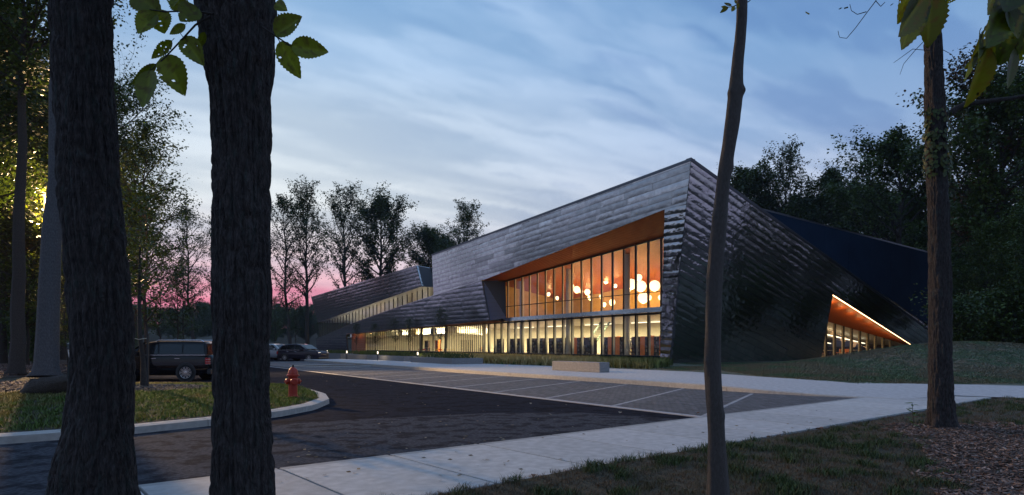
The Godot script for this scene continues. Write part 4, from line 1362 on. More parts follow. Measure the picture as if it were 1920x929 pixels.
	for k in 9: copy(ch, "chair", wto.call(1.5 + (k % 3) * 1.4, 0.3, -19.2 - 1.5 * k, 0.6 * k), "wooden chair behind the windows of the dark side wall", "chairs in the side room")
	for a in [[0.3, -1.25, 0.2, "chair drawn up to the table by the right end of the glass"], [33.0, -1.6, 2.0, "chair beside the reading table behind the dense fins"]]: copy(ch, "chair", wto.call(a[0], 0.5, a[1], a[2]), a[3]).remove_meta("group")
	# shelving of the side room
	for k in 3: copy(protos[0], "bookcase", wto.call(8.0, 0.3, -20.0 - 4.2 * k, -PI / 2), "bookcase at the back of the room behind the dark side wall", "bookcases in the side room")
	# stools and bright seats in the children's room
	var cols := [M.orange, mat(0.7, 0.45, 0.02, 0.6), mat(0.5, 0.03, 0.03, 0.6)]
	var kinds := ["orange", "yellow", "red"]
	var sp := [[41.4, -1.6, 1], [42.6, -1.8, 1], [43.4, -1.5, 0], [45.4, -1.6, 0], [51.0, -1.5, 2], [52.6, -1.6, 2], [47.2, -1.9, 1]]
	for k in sp.size():
		var s: Array = sp[k]
		var st := thing("stool", "%s round stool %s the children's room windows, number from the right %s" % [kinds[s[2]], "behind", ["first", "second", "third", "fourth", "sixth", "seventh", "fifth"][k]], "stool", wto.call(s[0], 0.5, s[1]), "bright stools in the children's room")
		b = Buf.new(); b.lathe([Vector2(0, 0.30), Vector2(0.26, 0.30), Vector2(0.3, 0.36), Vector2(0.3, 0.46), Vector2(0.25, 0.52), Vector2(0, 0.53)], 14); obj("seat", b, cols[s[2]], st)
		b = Buf.new(); b.lathe([Vector2(0, 0), Vector2(0.22, 0), Vector2(0.2, 0.04), Vector2(0.05, 0.06), Vector2(0.05, 0.30)], 12); obj("base", b, M.steel, st)
	# lamp with a dark shade on the reading table
	var lt := thing("table_lamp", "table lamp with dark tapering shade in the rightmost ground floor bay", "lamp", wto.call(0.3, 1.24, -2.0))
	b = Buf.new(); b.lathe([Vector2(0, 0), Vector2(0.12, 0), Vector2(0.1, 0.03), Vector2(0.02, 0.05), Vector2(0.02, 0.5)], 12); obj("stand", b, M.steel, lt)
	b = Buf.new(); b.lathe([Vector2(0.26, 0.42), Vector2(0.13, 0.78), Vector2(0.12, 0.78), Vector2(0.25, 0.42)], 16); obj("shade", b, M.dark, lt)

# ---------------------------------------------------------------- trees
func leaf_at(b: Buf, p: Vector3, dir: Vector3, up: Vector3, len: float, wd: float, col: Color) -> void:
	var s := dir.cross(up).normalized() * wd
	var m := p + dir * len * 0.45
	b.quad(p, m + s, p + dir * len, m - s, col)

# opts: height, radius, low (crown starts, share of height), spread (limb length, share of height), rise (0 flat .. 1 upright), limbs, twigs, leaves (per twig), size, cloud (scatter round a twig), tone, flat (1 = leaves in level sprays), lean
func tree_meshes(sd: int, o: Dictionary) -> Array:
	rng.seed = sd
	var wood := Buf.new()
	var crown := Buf.new()
	var hgt: float = o.height
	var pts := []
	var rad := []
	var wander := Vector3.ZERO
	var n := 14
	for k in n + 1:
		var t := float(k) / n
		if k > 0: wander += Vector3(rf(-1, 1), 0, rf(-1, 1)) * hgt * float(o.get("bend", 0.006))
		pts.append(Vector3(wander.x + float(o.get("lean", 0.0)) * t * hgt, t * hgt * 0.97, wander.z))
		rad.append(float(o.radius) * (pow(1.0 - t, 0.85) * 0.93 + 0.05))
	pts.insert(1, pts[0].lerp(pts[1], 0.25)); rad.insert(1, float(o.radius) * 1.02)
	pts.insert(1, pts[0].lerp(pts[1], 0.35)); rad.insert(1, float(o.radius) * 1.2)
	rad[0] = float(o.radius) * 1.6
	wood.tube(pts, rad, 9)
	pts.remove_at(1); pts.remove_at(1)
	var az := rf(0, TAU)
	var on_trunk := func(t: float) -> Vector3:
		var f := t * n
		var k := mini(int(f), n - 1)
		return pts[k].lerp(pts[k + 1], f - k)
	var tones: Array = o.tone
	for l in int(o.limbs):
		var share := (l + rf(0.1, 0.9)) / int(o.limbs)
		var t: float = lerpf(o.low, 0.985, pow(share, 0.9))
		az += 2.4 + rf(-0.5, 0.5)
		var form := sin(PI * clampf(0.12 + 0.86 * share, 0, 1)) if not o.has("vase") else 0.45 + 0.55 * sin(PI * clampf(share * 0.75 + 0.2, 0, 1))
		var len: float = hgt * float(o.spread) * maxf(form, 0.22) * rf(0.65, 1.15)
		var rise: float = lerpf(float(o.rise), 1.1, share * share * 0.8) + rf(-0.15, 0.15)
		var dir := Vector3(cos(az) * cos(rise), sin(rise), sin(az) * cos(rise))
		var p: Vector3 = on_trunk.call(t)
		var lp := [p]
		var r0: float = float(o.radius) * (1.0 - t) * 0.5 + 0.012 * hgt / 10.0
		var lr := [r0]
		var segs := 6
		for k in segs:
			dir = (dir + Vector3(rf(-1, 1), rf(-0.6, 0.9) * (0.6 if o.has("flat") else 1.0), rf(-1, 1)) * 0.16 + Vector3.UP * (0.05 if not o.has("droop") else -0.06)).normalized()
			p += dir * len / segs
			lp.append(p)
			lr.append(r0 * (1.0 - float(k + 1) / segs) + 0.006)
		wood.tube(lp, lr, 5)
		var twigs := int(o.twigs)
		for w in twigs:
			var f := lerpf(0.25, 1.0, (w + rf(0, 1)) / twigs) * segs
			var kk := mini(int(f), segs - 1)
			var q: Vector3 = lp[kk].lerp(lp[kk + 1], f - kk)
			var tl := len * rf(0.16, 0.36) + 0.25
			var td := (dir + Vector3(rf(-1, 1), rf(-0.5, 0.8) * (0.35 if o.has("flat") else 1.0), rf(-1, 1)) * 0.95).normalized()
			var q2 := q + td * tl * 0.5 + Vector3(rf(-1, 1), rf(-1, 1), rf(-1, 1)) * tl * 0.08
			var q3 := q2 + (td + Vector3(rf(-1, 1), rf(-0.3, 0.5), rf(-1, 1)) * 0.4).normalized() * tl * 0.5
			wood.tube([q, q2, q3], [lr[kk] * 0.4 + 0.004, lr[kk] * 0.2 + 0.004, 0.003], 3)
			var tone: Vector3 = tones[rng.randi() % tones.size()] * rf(0.75, 1.25)
			var cl: float = float(o.cloud) * rf(0.7, 1.3)
			for m in int(int(o.leaves) * rf(0.5, 1.4)):
				var g := rng.randf()
				var c := (q.lerp(q2, g * 2.0) if g < 0.5 else q2.lerp(q3, g * 2.0 - 1.0)) if rng.randf() < 0.6 else q3
				var off := Vector3(rng.randfn(), rng.randfn() * (0.3 if o.has("flat") else 0.8), rng.randfn()) * cl * 0.5
				var d := Vector3(rf(-1, 1), rf(-0.9, 0.4), rf(-1, 1)).normalized()
				var u := Vector3(rf(-0.8, 0.8), 1.0, rf(-0.8, 0.8)).normalized()
				var s: float = float(o.size) * rf(0.6, 1.3)
				var v := tone * rf(0.8, 1.2)
				leaf_at(crown, c + off, d, u, s, s * 0.36, Color(v.x, v.y, v.z))
	return [wood.mesh(), crown.mesh()]

var kinds := {}
func grow(kind: String, called: String, label: String, at: Transform3D, group := "", bark: Material = null) -> Node3D:
	var t := thing(called, label, "tree", at, group)
	obj("trunk", kinds[kind][0], bark if bark else M.bark, t)
	var c := obj("crown", kinds[kind][1], M.leaf, t)
	c.set_meta("kind", "stuff")
	return t

const DK := [Vector3(0.042, 0.066, 0.020), Vector3(0.056, 0.082, 0.022), Vector3(0.034, 0.055, 0.020)]
const MD := [Vector3(0.060, 0.10, 0.024), Vector3(0.080, 0.12, 0.026), Vector3(0.047, 0.078, 0.024)]
const YL := [Vector3(0.085, 0.115, 0.018), Vector3(0.065, 0.10, 0.018), Vector3(0.12, 0.12, 0.02)]
const RD := [Vector3(0.10, 0.045, 0.018), Vector3(0.06, 0.05, 0.02), Vector3(0.045, 0.06, 0.02)]

func grow_kinds() -> void:
	kinds["vase"] = tree_meshes(11, {"height": 26.0, "radius": 0.40, "low": 0.34, "spread": 0.30, "rise": 0.8, "limbs": 34, "twigs": 10, "leaves": 36, "size": 0.28, "cloud": 0.5, "tone": DK, "vase": 1})
	kinds["sparse"] = tree_meshes(12, {"height": 26.0, "radius": 0.30, "low": 0.25, "spread": 0.24, "rise": 0.6, "limbs": 36, "twigs": 8, "leaves": 26, "size": 0.26, "cloud": 0.55, "tone": DK, "bend": 0.01})
	kinds["round"] = tree_meshes(13, {"height": 24.0, "radius": 0.42, "low": 0.26, "spread": 0.33, "rise": 0.6, "limbs": 42, "twigs": 11, "leaves": 60, "size": 0.31, "cloud": 0.66, "tone": DK})
	kinds["broad"] = tree_meshes(14, {"height": 22.0, "radius": 0.5, "low": 0.22, "spread": 0.36, "rise": 0.45, "limbs": 46, "twigs": 12, "leaves": 58, "size": 0.29, "cloud": 0.62, "tone": MD, "bend": 0.012})
	kinds["wood"] = tree_meshes(15, {"height": 22.0, "radius": 0.30, "low": 0.30, "spread": 0.22, "rise": 0.4, "limbs": 46, "twigs": 10, "leaves": 54, "size": 0.26, "cloud": 0.6, "tone": DK, "bend": 0.008})
	kinds["wood2"] = tree_meshes(16, {"height": 20.0, "radius": 0.24, "low": 0.12, "spread": 0.24, "rise": 0.3, "limbs": 48, "twigs": 9, "leaves": 50, "size": 0.24, "cloud": 0.5, "tone": MD, "bend": 0.01})
	kinds["autumn"] = tree_meshes(17, {"height": 18.0, "radius": 0.22, "low": 0.25, "spread": 0.22, "rise": 0.5, "limbs": 36, "twigs": 7, "leaves": 36, "size": 0.2, "cloud": 0.8, "tone": RD, "bend": 0.01})
	kinds["layered"] = tree_meshes(18, {"height": 12.0, "radius": 0.10, "low": 0.14, "spread": 0.24, "rise": 0.35, "limbs": 34, "twigs": 7, "leaves": 34, "size": 0.13, "cloud": 0.42, "tone": MD, "flat": 1, "bend": 0.012})
	kinds["layered2"] = tree_meshes(19, {"height": 12.0, "radius": 0.09, "low": 0.20, "spread": 0.22, "rise": 0.5, "limbs": 28, "twigs": 6, "leaves": 30, "size": 0.13, "cloud": 0.6, "tone": MD, "flat": 1, "bend": 0.02})
	kinds["yellow"] = tree_meshes(20, {"height": 9.0, "radius": 0.09, "low": 0.2, "spread": 0.30, "rise": 0.3, "limbs": 30, "twigs": 7, "leaves": 40, "size": 0.13, "cloud": 0.6, "tone": YL, "flat": 1, "bend": 0.012})
	kinds["young"] = tree_meshes(21, {"height": 5.2, "radius": 0.05, "low": 0.3, "spread": 0.22, "rise": 0.75, "limbs": 18, "twigs": 5, "leaves": 14, "size": 0.12, "cloud": 0.4, "tone": DK, "bend": 0.008})
	kinds["bush"] = tree_meshes(22, {"height": 2.2, "radius": 0.05, "low": 0.05, "spread": 0.6, "rise": 0.6, "limbs": 26, "twigs": 6, "leaves": 34, "size": 0.12, "cloud": 0.45, "tone": MD, "bend": 0.02})
	kinds["canopy"] = tree_meshes(23, {"height": 17.0, "radius": 0.33, "low": 0.36, "spread": 0.32, "rise": 0.35, "limbs": 44, "twigs": 12, "leaves": 50, "size": 0.16, "cloud": 0.55, "tone": MD, "bend": 0.006})
	kinds["high"] = tree_meshes(24, {"height": 20.0, "radius": 0.30, "low": 0.60, "spread": 0.24, "rise": 0.45, "limbs": 34, "twigs": 11, "leaves": 50, "size": 0.17, "cloud": 0.55, "tone": MD, "bend": 0.006})
	rng.seed = 77

func trees() -> void:
	var base := func(px: float, d: float, y := 0.0) -> Vector3: return Vector3((px - 960.0) / F * d, y, -d)
	# six tall trees behind the far end of the library
	grow("sparse", "tall_tree", "left twin of two tall thin trees left of the library's far end", spot(base.call(541, 112), 0.4, 1.08), "")
	grow("vase", "tall_tree", "right twin of two tall trees standing just left of the library's far end", spot(base.call(577, 114), 2.2, 1.05), "")
	grow("vase", "tall_tree", "open tall tree whose trunk rises behind the middle of the far wing", spot(base.call(648, 150), 3.4, 1.34), "")
	grow("round", "tall_tree", "broadest dark tree behind the far wing", spot(base.call(716, 158), 0.9, 1.55), "")
	grow("round", "tall_tree", "short dark tree behind the right end of the far wing", spot(base.call(800, 168), 2.9, 1.32), "")
	grow("vase", "tall_tree", "feathery small-crowned tree right of the row, above the roof's left end", spot(base.call(868, 150), 5.1, 1.22), "")
	grow("round", "tall_tree", "dark tree just left of the feathery one above the roof", spot(base.call(835, 185), 4.4, 1.35), "")
	grow("sparse", "tall_tree", "pale sparse tree behind the black car, left of the second trunk", spot(base.call(362, 105), 1.2, 0.94), "")
	grow("vase", "tall_tree", "sparse tree partly hidden by the second foreground trunk", spot(base.call(420, 125), 0.2, 0.98), "")
	# slim trees between the two foreground trunks
	grow("layered", "slim_tree", "slim layered tree beside the black car's bonnet, lit yellow-green low down", spot(base.call(272, 40, 0.3), 1.0, 1.25), "")
	grow("layered2", "slim_tree", "slim forked tree behind the layered one by the car", spot(base.call(250, 44, 0.3), 2.0, 1.35), "")
	grow("canopy", "slim_tree", "tall tree whose bare branch tip points right above the slim trees", spot(base.call(196, 46, 0.3), 2.6, 1.2), "")
	grow("layered2", "slim_tree", "thin tree behind the roof of the black car, left one", spot(base.call(302, 60), 4.0, 0.92), "")
	grow("layered", "slim_tree", "thin tree behind the roof of the black car, right one", spot(base.call(345, 64), 0.0, 0.86), "")
	grow("young", "slim_tree", "low leaning sapling behind the rear of the black car", spot(base.call(328, 52), 0.7, 1.5), "")
	grow("layered2", "slim_tree", "small tree between the second trunk and the parked crossover", spot(base.call(515, 92), 3.0, 0.72), "")
	grow("young", "slim_tree", "tiny tree just left of the twin trunks by the parked cars", spot(base.call(556, 96), 3.0, 1.6), "")
	# the wood on the left
	grow("high", "forest_tree", "brown-trunked forest tree at the left edge beyond the bark mulch", spot(base.call(30, 27, 0.35), 0.3, 1.0), "")
	grow("yellow", "forest_tree", "lamp-lit yellow-green understorey tree left of the lamp column", spot(base.call(22, 35, 0.35), 1.1, 1.25), "")
	grow("high", "forest_tree", "big grey-barked forest trunk behind the leftmost foreground trunk", spot(base.call(86, 24.5, 0.35), 1.6, 1.38), "", M.bark_grey).rotation.z = -0.07
	grow("autumn", "forest_tree", "russet-leaved small tree left of the grey trunk", spot(base.call(52, 36, 0.4), 2.0, 0.42), "")
	grow("yellow", "forest_tree", "yellow-green understorey tree glimpsed right of the grey trunk", spot(base.call(128, 33, 0.4), 4.1, 0.6), "")
	var spots := [[-40, 34, "wood"], [-95, 28, "canopy"], [4, 40, "wood2"], [60, 46, "wood"], [84, 54, "wood2"], [118, 50, "wood"], [146, 58, "wood2"], [30, 60, "wood"], [-30, 52, "wood2"], [100, 72, "wood"], [170, 70, "wood"], [-70, 44, "wood"], [196, 84, "wood2"], [230, 90, "wood"]]
	for k in spots.size():
		var s: Array = spots[k]
		grow(s[2], "forest_tree", "tree in the dark wood on the left", spot(base.call(s[0], s[1], 0.3 if s[1] < 50 else 0.0), k * 1.9, rf(0.85, 1.15)), "trees in the dark wood on the left")
	for k in 7:
		grow("bush", "bush", ["low green bush behind the brown trunk at the left edge", "undergrowth bush at the back of the left wood", "undergrowth bush at the back of the left wood", "undergrowth bush at the back of the left wood", "undergrowth bush at the back of the left wood", "undergrowth bush at the back of the left wood", "undergrowth bush at the back of the left wood"][k], spot(base.call([62, -10, 20, 110, 150, 205, 240][k], [40, 62, 66, 62, 75, 80, 86][k], 0.2), k * 1.1, rf(0.8, 1.6)), "" if k == 0 else "bushes at the back of the left wood").set_meta("category", "bush")
	# the wood behind and right of the library
	grow("broad", "woodland_tree", "great spreading tree left of the right foreground trunk, above the dark upper wall", spot(base.call(1672, 92), 0.4, 1.42), "")
	grow("wood", "woodland_tree", "pointed tree standing out above the middle of the dark upper wall", spot(base.call(1560, 108), 1.0, 1.42), "")
	grow("vase", "woodland_tree", "feathery tree right of the corner sapling, above the sloping roof", spot(base.call(1478, 118), 2.0, 1.32), "")
	grow("round", "woodland_tree", "rounded tree just right of the thin foreground sapling, above the roof", spot(base.call(1395, 120), 3.0, 1.42), "")
	grow("autumn", "woodland_tree", "russet-tinged tall tree right of the right foreground trunk", spot(base.call(1850, 62, 0.3), 1.0, 1.65), "")
	grow("broad", "woodland_tree", "dense green tree at the right edge above the mound", spot(base.call(1905, 60, 0.3), 2.4, 1.2), "")
	var r := [[1430, 125, "wood", 1.42], [1520, 122, "round", 1.22], [1600, 120, "wood", 1.45], [1640, 112, "round", 1.2], [1715, 104, "wood", 1.2], [1760, 96, "broad", 1.15], [1835, 78, "wood2", 1.1], [2030, 62, "wood", 1.3], [1780, 78, "wood2", 0.85], [1855, 56, "wood2", 0.62], [1925, 52, "wood2", 0.66], [1345, 150, "wood", 1.3], [1990, 78, "broad", 1.3], [1810, 62, "wood2", 0.5], [1742, 118, "round", 1.0], [1500, 135, "wood", 1.5], [1580, 138, "wood2", 1.7], [1960, 48, "wood2", 0.7], [1690, 96, "wood2", 0.9], [1660, 120, "wood2", 1.0], [1835, 64, "wood2", 0.8], [1905, 62, "wood2", 0.75]]
	for k in r.size():
		grow(r[k][2], "woodland_tree", "tree in the dense wood behind and right of the library", spot(base.call(r[k][0], r[k][1]), k * 2.3, r[k][3]), "trees in the wood behind the library")
	for k in 8:
		grow("bush", "bush", "undergrowth bush in the dark under the right wood, beyond the mound", spot(base.call(1800 + k * 27, 50 + (k % 3) * 5, 0.2), k * 1.3, rf(1.2, 2.2)), "bushes in the right wood").set_meta("category", "bush")
	# young trees planted before the library front
	for a in [[49.5, 3.6, 1.0, "young bare-stemmed tree before the windows right of the orange wall"], [56.5, 4.2, 0.9, "young tree before the windows nearest the orange wall"], [41.6, 4.6, 0.95, "young tree in front of the wide door bay"], [32.6, 4.4, 1.12, "young tree before the dense window fins, its top crossing the metal wall"], [64.0, 4.8, 0.95, "young tree at the orange entrance wall"]]:
		grow("young", "planted_tree", a[3], spot(W(a[0], 0.1, a[1]), a[0], a[2]), "")
	# the wood goes on behind the viewer
	var back := [[-13, -10], [-3, -15], [10, -14], [5, -19]]
	for k in back.size():
		grow("canopy" if k % 3 else "wood2", "forest_tree", "tree of the wood behind the viewer", spot(Vector3(back[k][0], 0.0, -float(back[k][1])), k * 1.7, rf(0.8, 1.0)), "trees of the wood behind the viewer")
	# treeline on the far rise
	rng.seed = 99
	var places := []
	var tints := []
	for k in 420:
		var d := rf(255, 420)
		var x := rf(-0.95, 0.3) * d
		places.append(spot(Vector3(x, -1.0 + 8.0 * smoothstep(262, 420, d), -d), rf(0, TAU), rf(0.55, 0.85)))
	tag(many("distant_treeline", kinds["round"][1], M.leaf, places, []), "far blue-green treeline beyond the car park", "treeline")

# a trunk with ridged bark, seen from close by
func bark_trunk(line: Array, rad: Array, ridge: float, around: int, step: float, sd: int, knots := []) -> Buf:
	var f := FastNoiseLite.new()
	f.seed = sd; f.frequency = 1.0; f.noise_type = FastNoiseLite.TYPE_CELLULAR; f.cellular_return_type = FastNoiseLite.RETURN_DISTANCE2_SUB; f.cellular_jitter = 1.0; f.fractal_type = FastNoiseLite.FRACTAL_FBM; f.fractal_octaves = 2; f.fractal_gain = 0.35
	var f2 := FastNoiseLite.new()
	f2.seed = sd + 1; f2.frequency = 1.0; f2.fractal_octaves = 3
	var c := Curve3D.new()
	for k in line.size():
		var t: Vector3 = (line[mini(k + 1, line.size() - 1)] - line[maxi(k - 1, 0)]) / 6.0
		c.add_point(line[k], -t, t)
	var len := c.get_baked_length()
	var at_len := []
	for p in line: at_len.append(c.get_closest_offset(p))
	var b := Buf.new()
	var rows := int(len / step)
	var grid := []
	for j in rows + 1:
		var s := len * j / rows
		var p := c.sample_baked(s)
		var k := 0
		while k < at_len.size() - 2 and s > at_len[k + 1]: k += 1
		var q: float = clampf((s - at_len[k]) / maxf(at_len[k + 1] - at_len[k], 1e-3), 0, 1)
		var r: float = lerpf(rad[k], rad[k + 1], q * q * (3 - 2 * q))
		for i in around:
			var a := TAU * i / around
			var rr := r
			var y := p.y
			for kn in knots:    # [height, angle, size, reach]
				var da := wrapf(a - kn[1], -PI, PI)
				rr += kn[3] * exp(-pow((y - kn[0]) / kn[2], 2.0) - pow(da / kn[4], 2.0))
			var flare := exp(-maxf(y, 0.0) * 3.2)
			rr += r * 0.55 * flare * (0.55 + 0.45 * sin(a * 5.0 + sd + sin(a * 2.0)))
			var w := f2.get_noise_3d(cos(a) * r * 3.0, y * 0.8, sin(a) * r * 3.0) * 0.5
			var scale := 17.0
			var h := f.get_noise_3d(cos(a + w * 0.25) * r * scale, y * 2.6 + w * 2.6, sin(a + w * 0.25) * r * scale)
			var g := f2.get_noise_3d(cos(a) * r * 22.0, y * 9.0, sin(a) * r * 22.0)
			rr += ridge * (clampf((h + 1.0) * 2.6, 0.0, 1.0) - 0.55 + 0.14 * g) + r * 0.10 * f2.get_noise_3d(cos(a) * 0.8, y * 1.3, sin(a) * 0.8)
			grid.append(Vector3(p.x + cos(a) * rr, p.y + flare * 0.0, p.z + sin(a) * rr))
	var up := around
	for j in rows + 1:
		for i in around:
			var e: Vector3 = grid[j * up + (i + 1) % around] - grid[j * up + (i + around - 1) % around]
			var v: Vector3 = grid[mini(j + 1, rows) * up + i] - grid[maxi(j - 1, 0) * up + i]
			b.vert(grid[j * up + i], v.cross(e).normalized())
	for j in rows:
		for i in around:
			var i2 := (i + 1) % around
			b.face4(j * up + i, j * up + i2, (j + 1) * up + i2, (j + 1) * up + i)
	return b

# one large leaf with a toothed rim, a folded middle and insect holes; from its stalk to its tip
func big_leaf(base: Vector3, tip: Vector3, wd: float, face_dir: Vector3, fold: float, holes: float, teeth: float, col: Vector3) -> Buf:
	var b := Buf.new()
	var ax := tip - base
	var len := ax.length()
	ax /= len
	var side := ax.cross(face_dir).normalized()
	var up := side.cross(ax)
	var n := 22
	var m := 5
	var curl := rf(-0.15, 0.28)
	var bn := FastNoiseLite.new()
	bn.seed = rng.randi() % 1000; bn.frequency = 0.16
	var ids := []
	for j in n + 1:
		var t := float(j) / n
		var half := wd * 0.5 * pow(sin(PI * pow(t, 0.78)), 0.8) * (1.0 - 0.12 * t)
		half += teeth * wd * (0.5 if j % 2 else -0.5) * sin(PI * t)
		for i in range(-m, m + 1):
			var s := float(i) / m
			var vein := sin((t * 9.0 - absf(s) * 2.2) * TAU) * 0.004 * len
			var p := base + ax * (t * len) + side * (s * half) + up * (absf(s) * half * fold + curl * len * t * t + vein * absf(s))
			var v := col * rf(0.92, 1.08) * (1.35 if absf(s) < 0.08 else 1.0)
			var sick := smoothstep(0.12, 0.4, bn.get_noise_2d(j * 1.0, i * 2.0))
			v = v.lerp(Vector3(0.09, 0.055, 0.015), sick * 0.7)
			ids.append(b.vert(p, up, Color(v.x, v.y, v.z)))
	var w := 2 * m + 1
	var hn := FastNoiseLite.new()
	hn.seed = rng.randi() % 1000; hn.frequency = 0.45
	b.tube([base - ax * len * 0.14 + up * len * 0.03, base - ax * len * 0.05, base + ax * len * 0.02], [len * 0.012, len * 0.011, len * 0.012], 4, Color(0.05, 0.05, 0.012))
	for j in n:
		for i in w - 1:
			if hn.get_noise_2d(j, i * 1.6) > 0.62 - holes and j > 2: continue
			var a := j * w + i
			b.face4(a, a + 1, a + w + 1, a + w)
	# normals from the geometry
	for j in n + 1:
		for i in w:
			var e: Vector3 = b.v[j * w + mini(i + 1, w - 1)] - b.v[j * w + maxi(i - 1, 0)]
			var f: Vector3 = b.v[mini(j + 1, n) * w + i] - b.v[maxi(j - 1, 0) * w + i]
			var q := e.cross(f).normalized()
			b.n[j * w + i] = q if q.dot(up) > 0.0 else -q
	return b

func leafy(parent: Node, d: float, list: Array, col: Vector3, called := "leaf") -> void:   # [base x, y, tip x, y, width in pixels, facing]
	for a in list:
		var dd := d * rf(0.97, 1.03)
		var p := at(a[0], a[1], dd)
		var q := at(a[2], a[3], dd + rf(-0.06, 0.06))
		var fd := Vector3(rf(-0.25, 0.25) + float(a[5]), rf(-0.2, 0.2), 1.0).normalized()
		var inv := parent as Node3D
		var b := big_leaf(inv.global_transform.affine_inverse() * p, inv.global_transform.affine_inverse() * q, a[4] / F * dd * 1.08, fd, rf(0.12, 0.45), rf(0.0, 0.2), 0.06, col * rf(0.6, 1.3))
		obj(called, b, M.near_leaf, parent)

func foreground_trees() -> void:
	rng.seed = 5
	var o := Vector3.ZERO
	# left trunk
	var d := 5.0
	var foot := Vector3((178 - 960) / F * d, 0.0, -d)
	var t1 := thing("oak_tree", "leftmost thick dark foreground trunk, flaring at its foot", "tree", spot(foot))
	var px := [[172, 1030], [174, 900], [187, 780], [190, 640], [178, 460], [165, 310], [157, 150], [151, 0], [148, -420], [158, -900], [165, -1500]]
	var ln := []
	for a in px: ln.append(at(a[0], a[1], d) - foot)
	ln[0].y = -0.05
	var rr := []
	for w in [148, 126, 108, 100, 99, 98, 97, 98, 92, 78, 40]: rr.append(w / 2.0 / F * d)
	obj("trunk", bark_trunk(ln, rr, 0.028, 240, 0.014, 4), M.bark_near, t1)
	var cr := obj("crown", kinds["canopy"][1], M.leaf, t1, spot(Vector3(0, 2.0, 0), 0.6, 0.75))
	cr.set_meta("kind", "stuff")
	# second trunk
	d = 4.6
	foot = Vector3((455 - 960) / F * d, 0.0, -d)
	var t2 := thing("oak_tree", "second thick dark foreground trunk, with toothed leaves hanging at both sides of its top", "tree", spot(foot))
	ln = []
	for a in [[456, 1052], [455, 900], [452, 720], [453, 520], [452, 330], [450, 190], [446, 90], [442, 0], [440, -120], [440, -400], [445, -900], [450, -1500]]: ln.append(at(a[0], a[1], d) - foot)
	ln[0].y = -0.05
	rr = []
	for w in [120, 100, 95, 101, 99, 106, 122, 142, 140, 112, 88, 50]: rr.append(w / 2.0 / F * d)
	obj("trunk", bark_trunk(ln, rr, 0.028, 240, 0.014, 9), M.bark_near, t2)
	cr = obj("crown", kinds["canopy"][1], M.leaf, t2, spot(Vector3(0, 2.0, 0), 2.9, 0.75))
	cr.set_meta("kind", "stuff")
	var dl := 4.2
	var tw := Buf.new()
	var line := []
	for a in [[395, 30], [366, 47], [340, 75], [310, 107], [283, 131]]: line.append(at(a[0], a[1], dl) - foot)
	tw.tube(line, [0.009, 0.007, 0.006, 0.005, 0.003], 5)
	line = []
	for a in [[400, 26], [360, 20], [310, 22], [280, 18]]: line.append(at(a[0], a[1], dl) - foot)
	tw.tube(line, [0.008, 0.006, 0.005, 0.003], 5)
	line = []
	for a in [[490, 50], [514, 66], [532, 78], [549, 89]]: line.append(at(a[0], a[1], dl) - foot)
	tw.tube(line, [0.008, 0.006, 0.005, 0.003], 5)
	var twig := obj("twig", tw, M.twig, t2)
	var lc := Vector3(0.17, 0.21, 0.015)
	leafy(twig, dl, [[310, 103, 344, 178, 50, 0.2], [281, 131, 276, 208, 44, -0.2], [343, 70, 381, 122, 38, 0.1], [292, 120, 246, 158, 18, 0.9], [322, 76, 288, 108, 20, 0.8], [347, 46, 320, 66, 16, 0.5], [250, -12, 300, 22, 52, 0.0], [290, 22, 262, 68, 40, 0.3], [296, 18, 307, 63, 46, -0.1], [336, -16, 330, 20, 34, 0.0], [370, 14, 338, 44, 42, 0.2], [383, 60, 371, 92, 14, 0.6], [515, 66, 569, 36, 46, 0.0], [545, 86, 616, 98, 40, 0.2], [524, 78, 564, 148, 38, -0.2], [516, 6, 538, 20, 22, 0.0], [345, 20, 322, -14, 36, 0.1]], lc)
	# thin sapling on the right
	d = 5.3
	foot = Vector3((1349 - 960) / F * d, 0.02, -d)
	var t3 := thing("sapling", "thin smooth dark sapling trunk rising before the library's corner", "tree", spot(foot))
	ln = []
	for a in [[1349, 1000], [1347, 900], [1343, 800], [1337, 690], [1338, 600], [1340, 520], [1348, 430], [1357, 340], [1366, 280], [1374, 225], [1379, 180], [1384, 110], [1391, 40], [1392, -60], [1396, -300], [1400, -700]]: ln.append(at(a[0], a[1], d) - foot)
	ln[0].y = -0.05
	rr = []
	for w in [40, 34, 30, 30, 28.5, 28, 28, 25, 25, 27, 26, 21, 20, 19, 16, 8]: rr.append(w / 2.0 / F * d)
	var b := bark_trunk(ln, rr, 0.0022, 90, 0.012, 14, [[0.95, 0.6, 0.05, 0.012, 0.5], [3.64, 0.2, 0.035, 0.02, 0.9], [3.0, -0.4, 0.05, 0.014, 1.4], [2.6, 2.8, 0.04, 0.008, 0.6], [1.4, 2.9, 0.03, 0.008, 0.5], [3.62, 2.6, 0.03, 0.012, 0.8]])
	obj("trunk", b, M.bark_smooth, t3)
	tw = Buf.new()
	line = []
	for a in [[1391, 4], [1376, 12], [1364, 14]]: line.append(at(a[0], a[1], d) - foot)
	tw.tube(line, [0.006, 0.004, 0.002], 5)
	line = []
	for a in [[1392, 8], [1404, 3], [1416, -8]]: line.append(at(a[0], a[1], d) - foot)
	tw.tube(line, [0.006, 0.004, 0.002], 5)
	twig = obj("twig", tw, M.twig, t3)
	leafy(twig, d, [[1366, 13, 1350, 24, 8, 0.2], [1372, 11, 1358, 8, 7, 0.4], [1378, 12, 1372, 22, 8, 0.0], [1383, 8, 1377, 0, 7, 0.2], [1364, 14, 1352, 14, 6, 0.6], [1386, 6, 1381, 17, 6, 0.2]], lc * 0.6)
	cr = obj("crown", kinds["canopy"][1], M.leaf, t3, spot(Vector3(0.25, 3.2, 0), 2.9, 0.35))
	cr.set_meta("kind", "stuff")
	# right trunk
	d = 11.6
	foot = Vector3((1766 - 960) / F * d, 0.05, -d)
